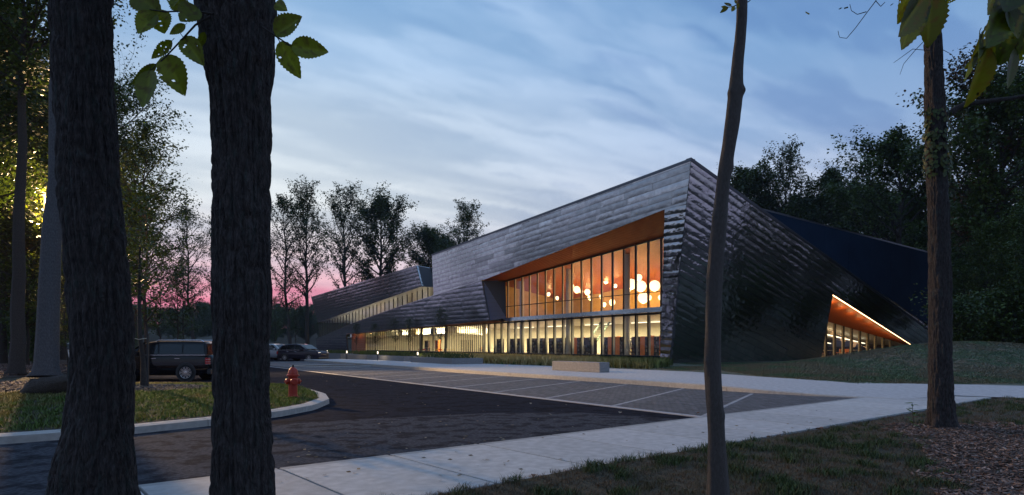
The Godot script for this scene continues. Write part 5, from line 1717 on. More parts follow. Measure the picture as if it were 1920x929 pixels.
	var t4 := thing("ash_tree", "ivy-clad foreground trunk standing in the bark chips on the right", "tree", spot(foot))
	ln = []
	for a in [[1767, 822], [1766, 780], [1764, 700], [1764, 600], [1763, 500], [1760, 400], [1757, 300], [1754, 200], [1751, 100], [1750, 0], [1750, -200], [1755, -500]]: ln.append(at(a[0], a[1], d) - foot)
	ln[0].y = -0.1
	rr = []
	for w in [44, 39, 38, 36, 36, 35, 34, 33, 29, 27, 24, 12]: rr.append(w / 2.0 / F * d)
	b = bark_trunk(ln, rr, 0.022, 120, 0.03, 21)
	line = []
	for a in [[1766, 222], [1780, 214], [1795, 203], [1815, 194], [1850, 190], [1900, 184], [1960, 172]]: line.append(at(a[0], a[1], d) - foot)
	b.tube(line, [0.075, 0.06, 0.05, 0.045, 0.04, 0.035, 0.02], 8)
	for a in [[[1745, 95], [1712, 92], [1690, 108], [1676, 118]], [[1748, 62], [1716, 95], [1695, 120], [1688, 140]], [[1766, 92], [1785, 102], [1800, 130], [1806, 150]], [[1766, 140], [1772, 132], [1776, 128]], [[1768, 200], [1774, 210], [1780, 226]]]:
		line = []
		for q in a: line.append(at(q[0], q[1], d - 0.3) - foot)
		var rl := []
		for q in a.size(): rl.append(0.007 - 0.005 * q / a.size())
		b.tube(line, rl, 4)
	obj("trunk", b, M.bark_near, t4)
	cr = obj("crown", kinds["canopy"][1], M.leaf, t4, spot(Vector3(0, 3.2, 0), 4.4, 0.85))
	cr.set_meta("kind", "stuff")
	# ivy on it
	b = Buf.new()
	for k in 230:
		var y := rf(330, 205) if k < 330 else rf(620, 60)
		var a := rf(-0.3, PI + 0.3)
		var c := at(1757 + (300 - y) * -0.03, y, d)
		var r := 0.175 + rf(0.0, 0.07)
		var p := c + Vector3(cos(a) * r, 0, sin(a) * r) - foot
		var g := rf(0.7, 1.3)
		leaf_at(b, p, Vector3(rf(-0.6, 0.6), -1, rf(-0.1, 0.5)).normalized(), Vector3(cos(a), 0.3, sin(a)), rf(0.06, 0.12), rf(0.025, 0.05), Color(0.05 * g, 0.075 * g, 0.018 * g))
	obj("ivy", b, M.leaf, t4).set_meta("kind", "stuff")
	# big leaves hanging in from above on the right
	dl = 3.0
	var hb := thing("overhanging_branch", "branch with big backlit leaves hanging in at the top right corner", "branch", spot(at(1900, -60, dl)))
	tw = Buf.new()
	for a in [[[1990, -60], [1930, -30], [1890, 5], [1862, 40], [1850, 80]], [[1930, -30], [1820, -40], [1760, -30], [1738, -8]], [[1890, 5], [1905, 40], [1912, 70]], [[1990, -60], [2030, -160], [2050, -260], [2100, -420], [2180, -700]]]:
		line = []
		for q in a: line.append(at(q[0], q[1], dl) - hb.position)
		var rl := []
		for q in a.size(): rl.append(0.008 - 0.006 * q / a.size() if a[1][1] > -100 else 0.008 + 0.006 * q)
		tw.tube(line, rl, 5)
	obj("twig", tw, M.twig, hb)
	leafy(hb, dl, [[1742, -14, 1660, 76, 54, 0.5], [1738, -6, 1672, 104, 46, 0.2], [1740, -16, 1748, 84, 62, -0.1], [1716, -30, 1664, 50, 40, 0.5], [1862, 34, 1801, 156, 30, 0.9], [1848, 84, 1824, 202, 64, 0.4], [1884, 16, 1848, 92, 58, 0.0], [1902, -16, 1830, 66, 54, 0.5], [1912, 38, 1876, 122, 58, 0.1], [1926, 54, 1898, 128, 44, -0.3], [1940, -14, 1866, 44, 66, 0.3], [1920, 70, 1915, 140, 40, 0.6], [1870, -20, 1842, 30, 44, 0.7], [1800, -30, 1776, 8, 30, 0.4], [1850, 88, 1810, 130, 26, 0.9], [1890, 10, 1896, 78, 52, 0.4], [1870, 60, 1862, 118, 46, -0.4], [1905, 90, 1884, 168, 48, 0.5], [1930, 20, 1925, 100, 56, 0.1], [1838, 60, 1836, 110, 34, 0.6], [1900, -24, 1878, 28, 56, -0.2]], Vector3(0.10, 0.14, 0.014))
	# small bare twig at the top
	b = Buf.new()
	var hv := thing("hanging_tendril", "bare curling tendril hanging left of the big leaves", "twig", spot(at(1640, -40, 3.6)))
	for a in [[[1640, -40], [1644, 0], [1625, 25], [1605, 52], [1588, 72], [1574, 70], [1572, 58]], [[1625, 22], [1608, 27], [1597, 20], [1594, 8]], [[1643, 2], [1652, 12], [1660, 4]], [[1640, -40], [1660, -200], [1700, -600]]]:
		line = []
		var cv := Curve3D.new()
		for q in a.size():
			var p := at(a[q][0], a[q][1], 3.6) - hv.position
			var tg: Vector3 = (at(a[mini(q + 1, a.size() - 1)][0], a[mini(q + 1, a.size() - 1)][1], 3.6) - at(a[maxi(q - 1, 0)][0], a[maxi(q - 1, 0)][1], 3.6)) / 5.0
			cv.add_point(p, -tg, tg)
		for q in 25: line.append(cv.sample_baked(cv.get_baked_length() * q / 24.0))
		var rl := []
		for q in 25: rl.append(0.0026 - 0.00004 * q)
		b.tube(line, rl, 4)
	obj("stem", b, M.twig, hv)
	# sprout by the right trunk
	var sp := at(1712, 812, 11.2)
	sp.y = 0.05
	var sr := thing("seedling", "bright green knee-high seedling left of the right trunk", "seedling", spot(sp))
	b = Buf.new()
	b.tube([Vector3.ZERO, Vector3(0.01, 0.2, 0), Vector3(-0.01, 0.5, 0)], [0.007, 0.005, 0.003], 5)
	obj("stem", b, M.twig, sr)
	for k in 13:
		var y := 0.1 + 0.033 * k
		var a := k * 2.4
		var lf := big_leaf(Vector3(0, y, 0), Vector3(cos(a) * 0.13, y + rf(-0.02, 0.06), sin(a) * 0.13) * lerpf(1.0, 0.9, k / 13.0), rf(0.04, 0.06), Vector3(0.05, 1, 0.3), 0.2, -0.5, 0.0, Vector3(0.08, 0.15, 0.02))
		obj("leaf", lf, M.leaf, sr)

# ---------------------------------------------------------------- vehicles and street things
# o: length, height, width, paint, nose (bonnet height), belt, wheel (radius), front and rear axle from the middle, roof [[x, height] from windscreen foot to tail], vertical tail
func car(called: String, label: String, at_: Transform3D, o: Dictionary, group := "") -> Node3D:
	var t := thing(called, label, "car", at_, group)
	var hw: float = o.width / 2.0
	var len: float = o.length / 2.0
	var belt: float = o.belt
	# lower body: rings of a rounded section along the length, front towards -x
	var b := Buf.new()
	var st := []
	for k in 25:
		var s := float(k) / 24
		var x := -len + s * len * 2
		var e := minf(s, 1.0 - s)
		var w := hw * (1.0 - 0.16 * pow(clampf(1.0 - e / 0.13, 0, 1), 2.0))
		var top: float = belt
		var cowl: float = o.roof[0][0]
		if x < cowl: top = lerpf(o.nose, belt, smoothstep(-len, cowl, x))
		if k == 0: top -= 0.12
		var bot := 0.24 + 0.06 * pow(clampf(1.0 - e / 0.10, 0, 1), 2.0)
		st.append([x, w, bot, top])
	var ring_n := 0
	for k in st.size():
		var q: Array = st[k]
		var pr := [[0.0, q[2]], [q[1] - 0.08, q[2]], [q[1] - 0.02, q[2] + 0.06], [q[1], q[2] + 0.22], [q[1], lerpf(q[2], q[3], 0.62)], [q[1] - 0.025, q[3] - 0.07], [q[1] - 0.075, q[3] - 0.008], [q[1] * 0.6, q[3] + 0.015], [0.0, q[3] + 0.02]]
		ring_n = pr.size() * 2 - 2
		var pts := []
		for p in pr: pts.append(Vector2(p[0], p[1]))
		for p in range(pr.size() - 2, 0, -1): pts.append(Vector2(-pr[p][0], pr[p][1]))
		for p in pts.size():
			var tg: Vector2 = (pts[(p + 1) % pts.size()] - pts[(p + pts.size() - 1) % pts.size()]).normalized()
			b.vert(Vector3(q[0], pts[p].y, pts[p].x), Vector3((-0.7 if k == 0 else 0.7 if k == st.size() - 1 else 0.0), -tg.x, tg.y).normalized())
		if k > 0:
			for p in ring_n:
				var a := (k - 1) * ring_n + p
				var c := (k - 1) * ring_n + (p + 1) % ring_n
				b.face4(a, c, c + ring_n, a + ring_n)
	for k in [0, st.size() - 1]:
		var mid := b.vert(Vector3(st[k][0] + (-0.05 if k == 0 else 0.03), (st[k][2] + st[k][3]) / 2, 0), Vector3(-1 if k == 0 else 1, 0, 0))
		for p in ring_n: b.face(mid, k * ring_n + p, k * ring_n + (p + 1) % ring_n)
	obj("body", b, o.paint, t)
	# cabin
	b = Buf.new()
	var roof: Array = o.roof
	var tw := hw - 0.10
	for k in roof.size():
		var x: float = roof[k][0]
		var h: float = roof[k][1]
		var in_: float = 0.15 * (h - belt) / (float(o.height) - belt)
		var r := 0.07 * clampf((h - belt) / 0.3, 0, 1)
		for q in [[hw - 0.045, belt - 0.04, 1, 0.2], [tw + 0.05 - in_, h - r, 1, 0.3], [tw + 0.05 - in_ - r, h, 0.35, 1], [0.0, h + 0.025, 0, 1], [-(tw + 0.05 - in_ - r), h, -0.35, 1], [-(tw + 0.05 - in_), h - r, -1, 0.3], [-(hw - 0.045), belt - 0.04, -1, 0.2]]:
			b.vert(Vector3(x + (float(roof[k][2]) if q[1] < belt else 0.0), q[1], q[0]), Vector3(0, q[3], q[2]).normalized())
		if k > 0:
			for q in 6: b.face4((k - 1) * 7 + q, (k - 1) * 7 + q + 1, k * 7 + q + 1, k * 7 + q)
	for k in [0, roof.size() - 1]:
		var c0: int = k * 7
		for q in range(1, 5): b.tri(b.v[c0], b.v[c0 + q], b.v[c0 + q + 1])
		b.tri(b.v[c0], b.v[c0 + 5], b.v[c0 + 6])
	obj("cabin", b, o.paint, t)
	# glass: side windows between the pillars, windscreen and tailgate glass
	for s in [-1, 1]:
		for w in o.windows:
			b = Buf.new()
			var top: float = float(o.height) - 0.13
			var y0 := belt + 0.03
			var zz := func(h: float) -> float: return s * (lerpf(hw - 0.045, tw + 0.05 - 0.15, (h - belt + 0.04) / (float(o.height) - belt + 0.04)) + 0.012)
			b.quad(Vector3(w[0], y0, zz.call(y0)), Vector3(w[1], y0, zz.call(y0)), Vector3(w[3], top - float(w[4]), zz.call(top - float(w[4]))), Vector3(w[2], top, zz.call(top)))
			obj("side_window", b, M.tint, t)
	b = Buf.new()
	var f0: Array = roof[0]
	var f1: Array = roof[1]
	b.quad(Vector3(f0[0] + 0.02, f0[1] + 0.03, tw - 0.05), Vector3(f0[0] + 0.02, f0[1] + 0.03, -tw + 0.05), Vector3(f1[0] - 0.05, f1[1] - 0.03, -tw + 0.16), Vector3(f1[0] - 0.05, f1[1] - 0.03, tw - 0.16))
	for q in b.v.size(): b.v[q] += Vector3(-0.05, 0.06, 0)
	obj("windscreen", b, M.tint, t)
	b = Buf.new()
	var g0: Array = roof[roof.size() - 1]
	b.quad(Vector3(g0[0] + float(g0[2]) + 0.015, belt + 0.05, tw - 0.02), Vector3(g0[0] + float(g0[2]) + 0.015, belt + 0.05, -tw + 0.02), Vector3(g0[0] + 0.015, g0[1] - 0.08, -tw + 0.14), Vector3(g0[0] + 0.015, g0[1] - 0.08, tw - 0.14))
	obj("rear_window", b, M.tint, t)
	# wheels
	var r: float = o.wheel
	for x in [o.front, o.rear]:
		for s in [-1, 1]:
			b = Buf.new()
			b.lathe([Vector2(0, -0.02), Vector2(r + 0.065, -0.02), Vector2(r + 0.065, 0.004), Vector2(r + 0.05, 0.008), Vector2(0, 0.008)], 28, Transform3D(Basis(Vector3.RIGHT, PI / 2 * s), Vector3(x, r, s * hw)))
			obj("wheel_arch", b, M.dark, t)
			var w := Node3D.new()
			w.name = "wheel"
			t.add_child(w, true)
			w.position = Vector3(x, r, s * (hw - 0.10))
			var bas := Basis(Vector3.RIGHT, PI / 2 * s)
			b = Buf.new()
			b.lathe([Vector2(r * 0.66, -0.1), Vector2(r - 0.03, -0.1), Vector2(r, -0.07), Vector2(r, 0.09), Vector2(r - 0.03, 0.125), Vector2(r * 0.70, 0.13), Vector2(r * 0.66, 0.11)], 28, Transform3D(bas, Vector3.ZERO))
			obj("tyre", b, M.tyre, w)
			b = Buf.new()
			b.lathe([Vector2(r * 0.66, 0.13), Vector2(r * 0.68, 0.135), Vector2(r * 0.70, 0.12)], 28, Transform3D(bas, Vector3.ZERO))
			for k in 10:
				var x2 := Transform3D(bas, Vector3.ZERO) * Transform3D(Basis(Vector3.UP, TAU * k / 10), Vector3.ZERO)
				for z in [-0.022, 0.022]: b.box(Vector3(0.04, 0.10, z - 0.008), Vector3(r * 0.68, 0.125, z + 0.008), Color.WHITE, x2)
			b.lathe([Vector2(0.07, 0.10), Vector2(0.07, 0.13), Vector2(0, 0.135)], 14, Transform3D(bas, Vector3.ZERO))
			obj("rim", b, M.rim, w)
	# lamps, handles, mirrors, bumpers
	for s in [-1, 1]:
		b = Buf.new()
		b.box(Vector3(len - 0.13, belt - 0.40, s * (hw - 0.12) - 0.09), Vector3(len + 0.02, belt - 0.12, s * (hw - 0.12) + 0.10), Color.WHITE, Transform3D.IDENTITY, 0.015)
		var tl := obj("tail_light", b, M.tail, t)
		b = Buf.new()
		for k in 3: b.box(Vector3(len - 0.10, belt - 0.395 + 0.1 * k, s * (hw - 0.12) - 0.095), Vector3(len + 0.026, belt - 0.385 + 0.1 * k, s * (hw - 0.12) + 0.106))
		obj("band", b, M.tail_clear, tl)
		b = Buf.new()
		b.box(Vector3(-len - 0.01, float(o.nose) - 0.26, s * (hw - 0.32) - 0.16), Vector3(-len + 0.22, float(o.nose) - 0.12, s * (hw - 0.32) + 0.16), Color.WHITE, Transform3D.IDENTITY, 0.02)
		obj("headlight", b, M.tail_clear, t)
		b = Buf.new()
		b.box(Vector3(float(o.roof[0][0]) + 0.45, belt - 0.01, s * (hw + 0.02) - 0.02), Vector3(float(o.roof[0][0]) + 0.62, belt + 0.15, s * (hw + 0.10) + 0.09 * s + 0.02), Color.WHITE, Transform3D.IDENTITY, 0.02)
		obj("mirror", b, o.paint, t)
		for x in o.handles:
			b = Buf.new()
			b.box(Vector3(x, belt - 0.16, s * (hw + 0.012) - 0.012), Vector3(x + 0.22, belt - 0.125, s * (hw + 0.012) + 0.012), Color.WHITE, Transform3D.IDENTITY, 0.005)
			obj("door_handle", b, M.chrome, t)
		b = Buf.new()
		b.box(Vector3(float(o.roof[0][0]) + 0.1, belt - 0.006, s * (hw - 0.035) - 0.012), Vector3(len - 0.12, belt + 0.018, s * (hw - 0.035) + 0.012))
		obj("belt_trim", b, M.chrome, t)
		if o.has("rails"):
			b = Buf.new()
			b.tube([Vector3(o.rails[0], float(o.height) - 0.02, s * (tw - 0.18)), Vector3(float(o.rails[0]) + 0.12, float(o.height) + 0.055, s * (tw - 0.18)), Vector3(float(o.rails[1]) - 0.12, float(o.height) + 0.055, s * (tw - 0.18)), Vector3(o.rails[1], float(o.height) - 0.02, s * (tw - 0.18))], [0.02, 0.022, 0.022, 0.02], 6)
			obj("roof_rail", b, M.chrome, t)
	b = Buf.new()
	b.box(Vector3(-len - 0.05, 0.26, -hw + 0.16), Vector3(-len + 0.1, 0.42, hw - 0.16), Color.WHITE, Transform3D.IDENTITY, 0.03)
	obj("front_bumper", b, M.dark, t)
	b = Buf.new()
	b.box(Vector3(len - 0.1, 0.28, -hw + 0.12), Vector3(len + 0.07, 0.52, hw - 0.12), Color.WHITE, Transform3D.IDENTITY, 0.03)
	obj("rear_bumper", b, M.dark, t)
	return t

func vehicles() -> void:
	# front towards -x in the car's own axes
	var boxy := {"length": 5.1, "height": 1.72, "width": 1.93, "belt": 1.12, "nose": 1.08, "wheel": 0.37, "front": -1.52, "rear": 1.60, "paint": M.car_black, "roof": [[-0.95, 1.14, 0.0], [-0.25, 1.66, 0.0], [0.1, 1.72, 0.0], [1.4, 1.73, 0.0], [2.30, 1.70, 0.0], [2.42, 1.62, 0.07]], "windows": [[-0.62, 0.36, -0.1, 0.30, 0.0], [0.42, 1.40, 0.42, 1.38, 0.0], [1.46, 2.40, 1.46, 2.30, 0.0]], "handles": [0.10, 1.12], "rails": [0.15, 2.25]}
	car("parked_car", "black boxy estate car with roof rails parked between the two foreground trunks", spot(Vector3(-15.75, 0.0, -28.7), 0.0), boxy)
	var cross := {"length": 4.85, "height": 1.70, "width": 1.92, "belt": 1.08, "nose": 1.02, "wheel": 0.36, "front": -1.45, "rear": 1.40, "paint": M.car_dark, "roof": [[-1.10, 1.12, 0.0], [-0.35, 1.58, 0.0], [0.2, 1.69, 0.0], [1.1, 1.67, 0.0], [1.85, 1.55, 0.0], [2.0, 1.46, 0.34]], "windows": [[-0.75, 0.25, -0.15, 0.25, 0.0], [0.32, 1.22, 0.32, 1.15, 0.02], [1.28, 2.0, 1.25, 1.75, 0.12]], "handles": [0.0, 0.95]}
	# seen from behind and its right side; nose to the right and away
	car("parked_car", "dark crossover parked nose-in left of the library's far end", spot(Vector3(-20.6, 0.0, -63.0), PI - 0.35), cross)
	var pale: Dictionary = cross.duplicate()
	pale.paint = M.car_silver
	car("parked_car", "pale blue-grey crossover just left of the dark crossover", spot(Vector3(-24.3, 0.0, -66.5), PI - 0.5), pale)
	pale = cross.duplicate(); pale.paint = M.car_blue
	car("parked_car", "blue car beyond the pale crossover, mostly behind the second trunk", spot(Vector3(-28.5, 0.0, -71.0), PI - 0.5), pale)
	pale = cross.duplicate(); pale.paint = M.car_white
	car("parked_car", "white car glimpsed far off between the grey trunk and the leftmost trunk", spot(Vector3(-38.5, 0.1, -54.0), 1.2), pale)

func street_things() -> void:
	# hydrant
	var hp := gnd(549, 745.5, 0.17)
	var h := thing("fire_hydrant", "red fire hydrant on the grass at the island's tip", "hydrant", spot(Vector3(hp.x, 0.15, hp.z), 0.5))
	var b := Buf.new()
	b.lathe([Vector2(0.0, 0.0), Vector2(0.17, 0.0), Vector2(0.17, 0.035), Vector2(0.125, 0.045), Vector2(0.115, 0.10), Vector2(0.115, 0.54), Vector2(0.125, 0.58)], 20)
	obj("barrel", b, M.hydrant, h)
	b = Buf.new()
	b.lathe([Vector2(0.125, 0.58), Vector2(0.165, 0.585), Vector2(0.165, 0.62), Vector2(0.135, 0.63), Vector2(0.13, 0.68), Vector2(0.105, 0.76), Vector2(0.06, 0.81), Vector2(0.0, 0.825)], 20)
	obj("bonnet", b, M.hydrant, h)
	b = Buf.new()
	b.lathe([Vector2(0.045, 0.81), Vector2(0.04, 0.83), Vector2(0.028, 0.835), Vector2(0.028, 0.875), Vector2(0, 0.88)], 5)
	obj("operating_nut", b, M.rust, h)
	for a in [[0.0, 0.075, 0.24], [PI / 2, 0.055, 0.19], [-PI / 2, 0.055, 0.19]]:
		b = Buf.new()
		b.lathe([Vector2(a[1], 0.08), Vector2(a[1], 0.13), Vector2(a[1] + 0.025, 0.135), Vector2(a[1] + 0.025, a[2] - 0.02), Vector2(a[1] - 0.005, a[2]), Vector2(0.02, a[2]), Vector2(0.02, a[2] + 0.03), Vector2(0, a[2] + 0.03)], 14, Transform3D(Basis(Vector3.UP, float(a[0])) * Basis(Vector3.RIGHT, PI / 2), Vector3(0, 0.44, 0)))
		obj("hose_cap", b, M.hydrant, h)
	for k in 8:
		b = Buf.new()
		b.lathe([Vector2(0.014, 0.0), Vector2(0.014, 0.02), Vector2(0, 0.022)], 6, Transform3D(Basis.IDENTITY, Vector3(cos(k * PI / 4) * 0.148, 0.033, sin(k * PI / 4) * 0.148)))
		obj("bolt", b, M.hydrant, h)
	# concrete bench block on the library walk
	var bn := thing("concrete_bench", "long pale concrete bench block on the library walk", "bench", Transform3D(Basis(Vector3(0.55, 0, 0.835), Vector3.UP, Vector3(-0.835, 0, 0.55)), Vector3(3.55, 0.20, -33.4)))
	b = Buf.new()
	b.box(Vector3(-1.95, 0, -0.3), Vector3(1.95, 0.50, 0.35), Color.WHITE, Transform3D.IDENTITY, 0.018)
	obj("block", b, M.concrete, bn)
	# lamp column in the left wood, its light slot turned to the drive
	var lp := at(82, 500, 36.0)
	var la := thing("lamp_column", "slim square lamp column with a lit slot, left of the grey trunk", "street lamp", spot(Vector3(lp.x, 0.3, lp.z), 0.35))
	b = Buf.new(); b.box(Vector3(-0.09, 0, -0.09), Vector3(0.09, 8.7, 0.09), Color.WHITE, Transform3D.IDENTITY, 0.01); obj("post", b, M.zinc_dark, la)
	b = Buf.new(); b.box(Vector3(-0.09, 10.1, -0.09), Vector3(0.09, 10.5, 0.09), Color.WHITE, Transform3D.IDENTITY, 0.01); obj("cap", b, M.zinc_dark, la)
	b = Buf.new(); b.box(Vector3(-0.09, 8.7, -0.09), Vector3(0.0, 10.1, 0.09), Color.WHITE, Transform3D.IDENTITY); obj("lamp_back", b, M.zinc_dark, la)
	b = Buf.new(); b.box(Vector3(0.002, 8.72, -0.07), Vector3(0.06, 10.08, 0.07), Color.WHITE, Transform3D.IDENTITY, 0.01); obj("lamp_lens", b, M.lamp_glow, la)
	omni(la, Vector3(0.16, 9.4, 0), Color(1.0, 0.82, 0.60), LAMP * 0.02, 0.12)
	var sl := SpotLight3D.new()
	sl.name = "lamp_light"
	sl.light_color = Color(1.0, 0.82, 0.60)
	sl.light_energy = LAMP
	sl.light_size = 0.15
	sl.spot_angle = 46.0
	sl.spot_angle_attenuation = 0.5
	sl.spot_range = 90.0
	sl.spot_attenuation = 2.0
	sl.shadow_enabled = true
	la.add_child(sl)
	sl.position = Vector3(0.2, 9.4, 0)
	sl.look_at_from_position(la.transform * sl.position, Vector3(-2.0, 0.0, -19.0))
	# bollards before the planters
	var px := [[613, 663, 672], [650, 663, 675], [708, 660, 680], [783, 658, 684]]
	var words := ["leftmost lit bollard before the library's far end", "second lit bollard from the left, before the orange wall", "lit bollard before the windows left of the wide door bay", "nearest lit bollard, rightmost before the planters"]
	for k in 4:
		var p: Vector3 = gnd(px[k][0], [676, 677.5, 680.5, 684.5][k])
		var bo := thing("bollard_light", words[k], "bollard", spot(Vector3(p.x, 0.0, p.z)), "lit bollards before the planters")
		b = Buf.new(); b.lathe([Vector2(0.06, 0), Vector2(0.06, 0.78), Vector2(0.0, 0.78)], 12); obj("post", b, M.zinc_dark, bo)
		b = Buf.new(); b.lathe([Vector2(0.045, 0.78), Vector2(0.05, 1.0), Vector2(0.0, 1.0)], 12); obj("lamp_lens", b, M.bollard_glow, bo)
		b = Buf.new(); b.lathe([Vector2(0.0, 1.0), Vector2(0.07, 1.0), Vector2(0.07, 1.03), Vector2(0.0, 1.04)], 12); obj("cap", b, M.zinc_dark, bo)
		omni(bo, Vector3(0, 0.89, 0), Color(1, 0.9, 0.75), 0.5, 0.05)
	# planter walls
	var pw := [[590, 672, 640, 674], [648, 675, 690, 678], [700, 679, 760, 682.5], [772, 684, 850, 689]]
	for k in pw.size():
		var a := gnd(pw[k][0], pw[k][1])
		var c := gnd(pw[k][2], pw[k][3])
		var ax := (c - a).normalized()
		var t := thing("planter", ["leftmost low concrete planter before the library's far end", "concrete planter before the orange entrance wall", "concrete planter between the third and fourth bollards", "nearest concrete planter, right of the rightmost bollard"][k], "planter", Transform3D(Basis(ax, Vector3.UP, ax.cross(Vector3.UP)), a), "concrete planters before the library")
		var ln := (c - a).length()
		b = Buf.new()
		b.box(Vector3(0, 0, -0.12), Vector3(ln, 0.62, 0.12), Color.WHITE, Transform3D.IDENTITY, 0.01)
		b.box(Vector3(0, 0, -2.2), Vector3(0.2, 0.62, -0.122), Color.WHITE, Transform3D.IDENTITY, 0.01)
		b.box(Vector3(ln - 0.2, 0, -2.2), Vector3(ln, 0.62, -0.122), Color.WHITE, Transform3D.IDENTITY, 0.01)
		b.box(Vector3(0, 0, -2.42), Vector3(ln, 0.62, -2.202), Color.WHITE, Transform3D.IDENTITY, 0.01)
		obj("wall", b, M.concrete, t)
		b = Buf.new()
		b.box(Vector3(0.2, 0.0, -2.2), Vector3(ln - 0.2, 0.5, -0.12))
		obj("soil", b, M.litter, t)
		b = Buf.new()
		for q in 900:
			var p := Vector3(rf(0.3, ln - 0.3), 0.5, rf(-2.1, -0.2))
			var g := rf(0.7, 1.4)
			leaf_at(b, p + Vector3(0, rf(0, 0.35), 0), Vector3(rf(-0.5, 0.5), 1, rf(-0.5, 0.5)).normalized(), Vector3(rf(-1, 1), 0.2, rf(-1, 1)).normalized(), rf(0.12, 0.3), 0.03, Color(0.06 * g, 0.085 * g, 0.02 * g))
		obj("plants", b, M.leaf, t).set_meta("kind", "stuff")
	# bicycle stands by the entrance
	for k in 6:
		var bs := thing("bicycle_stand", "dark hoop bicycle stand in the row before the orange entrance wall", "bicycle stand", FT * Transform3D(Basis(Vector3.UP, 1.2), L(73.5 + 0.9 * k, 0.0, 5.2)), "hoop bicycle stands by the entrance")
		b = Buf.new()
		b.tube([Vector3(-0.4, 0, 0), Vector3(-0.4, 0.7, 0), Vector3(-0.3, 0.85, 0), Vector3(0.3, 0.85, 0), Vector3(0.4, 0.7, 0), Vector3(0.4, 0, 0)], [0.03, 0.03, 0.03, 0.03, 0.03, 0.03], 6)
		obj("hoop", b, M.dark, bs)
	# boulder before the grey trunk
	var rk := thing("boulder", "flat-topped brown boulder lying before the grey trunk on the bark mulch", "boulder", spot(gnd(88, 733, 0.35), 0.3))
	b = Buf.new()
	var f := FastNoiseLite.new()
	f.seed = 4; f.frequency = 1.3; f.fractal_octaves = 4
	for j in 15:
		var th := PI * j / 14
		for i in 25:
			var ph := TAU * i / 24
			var dd := Vector3(sin(th) * cos(ph), cos(th), sin(th) * sin(ph))
			var r := 1.0 + 0.28 * f.get_noise_3dv(dd)
			var p := Vector3(dd.x * 0.62, clampf(dd.y, -0.6, 0.72) * 0.36, dd.z * 0.45) * r
			b.vert(p + Vector3(0, 0.08 + 0.12 * dd.x, 0), Vector3(dd.x, dd.y * 1.6, dd.z).normalized())
	for j in 14:
		for i in 24: b.face4(j * 25 + i, j * 25 + i + 1, (j + 1) * 25 + i + 1, (j + 1) * 25 + i)
	obj("stone", b, M.rock, rk)
	# staked young tree on the island
	var tp := Vector3(-10.9, 0.26, -18.9)
	var yt := thing("staked_tree", "young staked tree trunk with tie straps in the island's chip ring", "tree", spot(tp))
	b = Buf.new()
	b.tube([Vector3(0.02, -0.05, 0), Vector3(0.0, 0.8, 0), Vector3(-0.10, 1.6, 0), Vector3(-0.12, 2.6, 0), Vector3(-0.1, 4.2, 0)], [0.11, 0.065, 0.06, 0.05, 0.02], 9)
	obj("trunk", b, M.bark, yt)
	obj("crown", kinds["young"][1], M.leaf, yt, spot(Vector3(-0.1, 0.9, 0), 1.0, 0.95)).set_meta("kind", "stuff")
	var sk := [[-0.17, 0.2, "left"], [0.28, 0.25, "right"]]
	for s in sk:
		var k := thing("tree_stake", "dark metal stake %s of the young island tree" % s[2], "stake", spot(tp + Vector3(s[0], 0, s[1])), "stakes of the young island tree")
		b = Buf.new()
		b.box(Vector3(-0.025, -0.1, -0.025), Vector3(0.025, 1.62, 0.025), Color.WHITE, Transform3D.IDENTITY, 0.004)
		obj("post", b, M.dark, k)
		b = Buf.new()
		b.tube([Vector3(0, 1.5, 0), Vector3(-float(s[0]) - 0.10, 1.46, -float(s[1]) + 0.07)], [0.012, 0.012], 5)
		obj("strap", b, M.fin, k)
	# fallen leaves on the walk and the drive
	var bits := Buf.new()
	bits.quad(Vector3(-0.03, 0.004, 0), Vector3(0, 0.012, 0.018), Vector3(0.035, 0.006, 0), Vector3(0, 0.002, -0.02))
	var bp := []
	var bt := []
	for k in 420:      # dry bits blown about the drive and the walks
		var d := 7.0 + 26.0 * pow(rng.randf(), 1.4)
		var x := rf(-0.45, 0.5) * d
		var e := d - (6.62 + 0.665 * (x + 0.5))
		var y := 0.008 if e > 3.1 else 0.056
		if e < 0.1 or in_island(x, d) > 0.0 or x < -4.0 and d > 10.0 and d < 24.0: continue
		if x > 1.0 and d > 18.0: continue
		bp.append(Transform3D(Basis(Vector3.UP, rf(0, TAU)).scaled(Vector3.ONE * rf(0.5, 1.3)), Vector3(x, y + 0.014 * (1.0 if x > -1.5 and d > 13 else 0.0), -d)))
		var c := Vector3(0.2, 0.12, 0.06).lerp(Vector3(0.36, 0.3, 0.2), rng.randf()) * rf(0.4, 1.0)
		bt.append(Color(c.x, c.y, c.z))
	tag(many("leaf_litter", bits, M.chip, bp, bt), "small dry leaf bits scattered over the drive and near walk", "leaf litter")
	for a in [[1538, 806, 0.16, 0.055, "large curled brown leaf on the near walk"], [1442, 821, 0.08, 0.055, "small russet leaf on the near walk before the sapling"], [1163, 775, 0.12, 0.005, "pale dry leaf on the asphalt by the paver strip"], [995, 758, 0.10, 0.005, "pale dry leaf on the asphalt, farther left"], [1310, 776, 0.09, 0.03, "russet leaf on the pavers left of the sapling"], [1495, 772, 0.1, 0.03, "russet leaf on the pavers near the walk's ramp"], [1000, 893, 0.09, 0.055, "small dark leaf on the near walk, lower middle"]]:
		var p := gnd(a[0], a[1], a[3])
		b = big_leaf(Vector3(-a[2] / 2, 0.0, 0), Vector3(a[2] / 2, 0.02, 0), a[2] * 0.7, Vector3(0, 1, 0.1), 0.5, 0.0, 0.06, Vector3(0.16, 0.07, 0.035) if "brown" in a[4] or "russet" in a[4] or "dark" in a[4] else Vector3(0.3, 0.25, 0.18))
		tag(obj("fallen_leaf", b, M.leaf, self, spot(p, rf(0, 6))), a[4], "leaf")

const LAMP := 1300.0

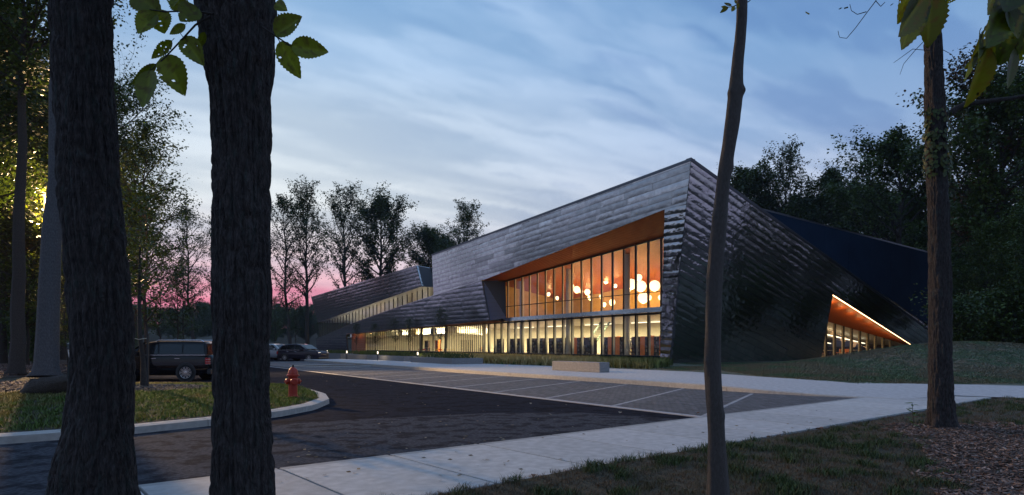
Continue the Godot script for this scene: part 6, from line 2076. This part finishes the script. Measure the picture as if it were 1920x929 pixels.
func _ready() -> void:
	rng.seed = 1
	view()
	make_materials()
	ground()
	var t0 := Time.get_ticks_msec()
	library()
	print("library ", Time.get_ticks_msec() - t0); t0 = Time.get_ticks_msec()
	grow_kinds()
	trees()
	print("trees ", Time.get_ticks_msec() - t0); t0 = Time.get_ticks_msec()
	vehicles()
	street_things()
	foreground_trees()
	print("front ", Time.get_ticks_msec() - t0); t0 = Time.get_ticks_msec()
	vegetation_ground()
	print("veg ", Time.get_ticks_msec() - t0)
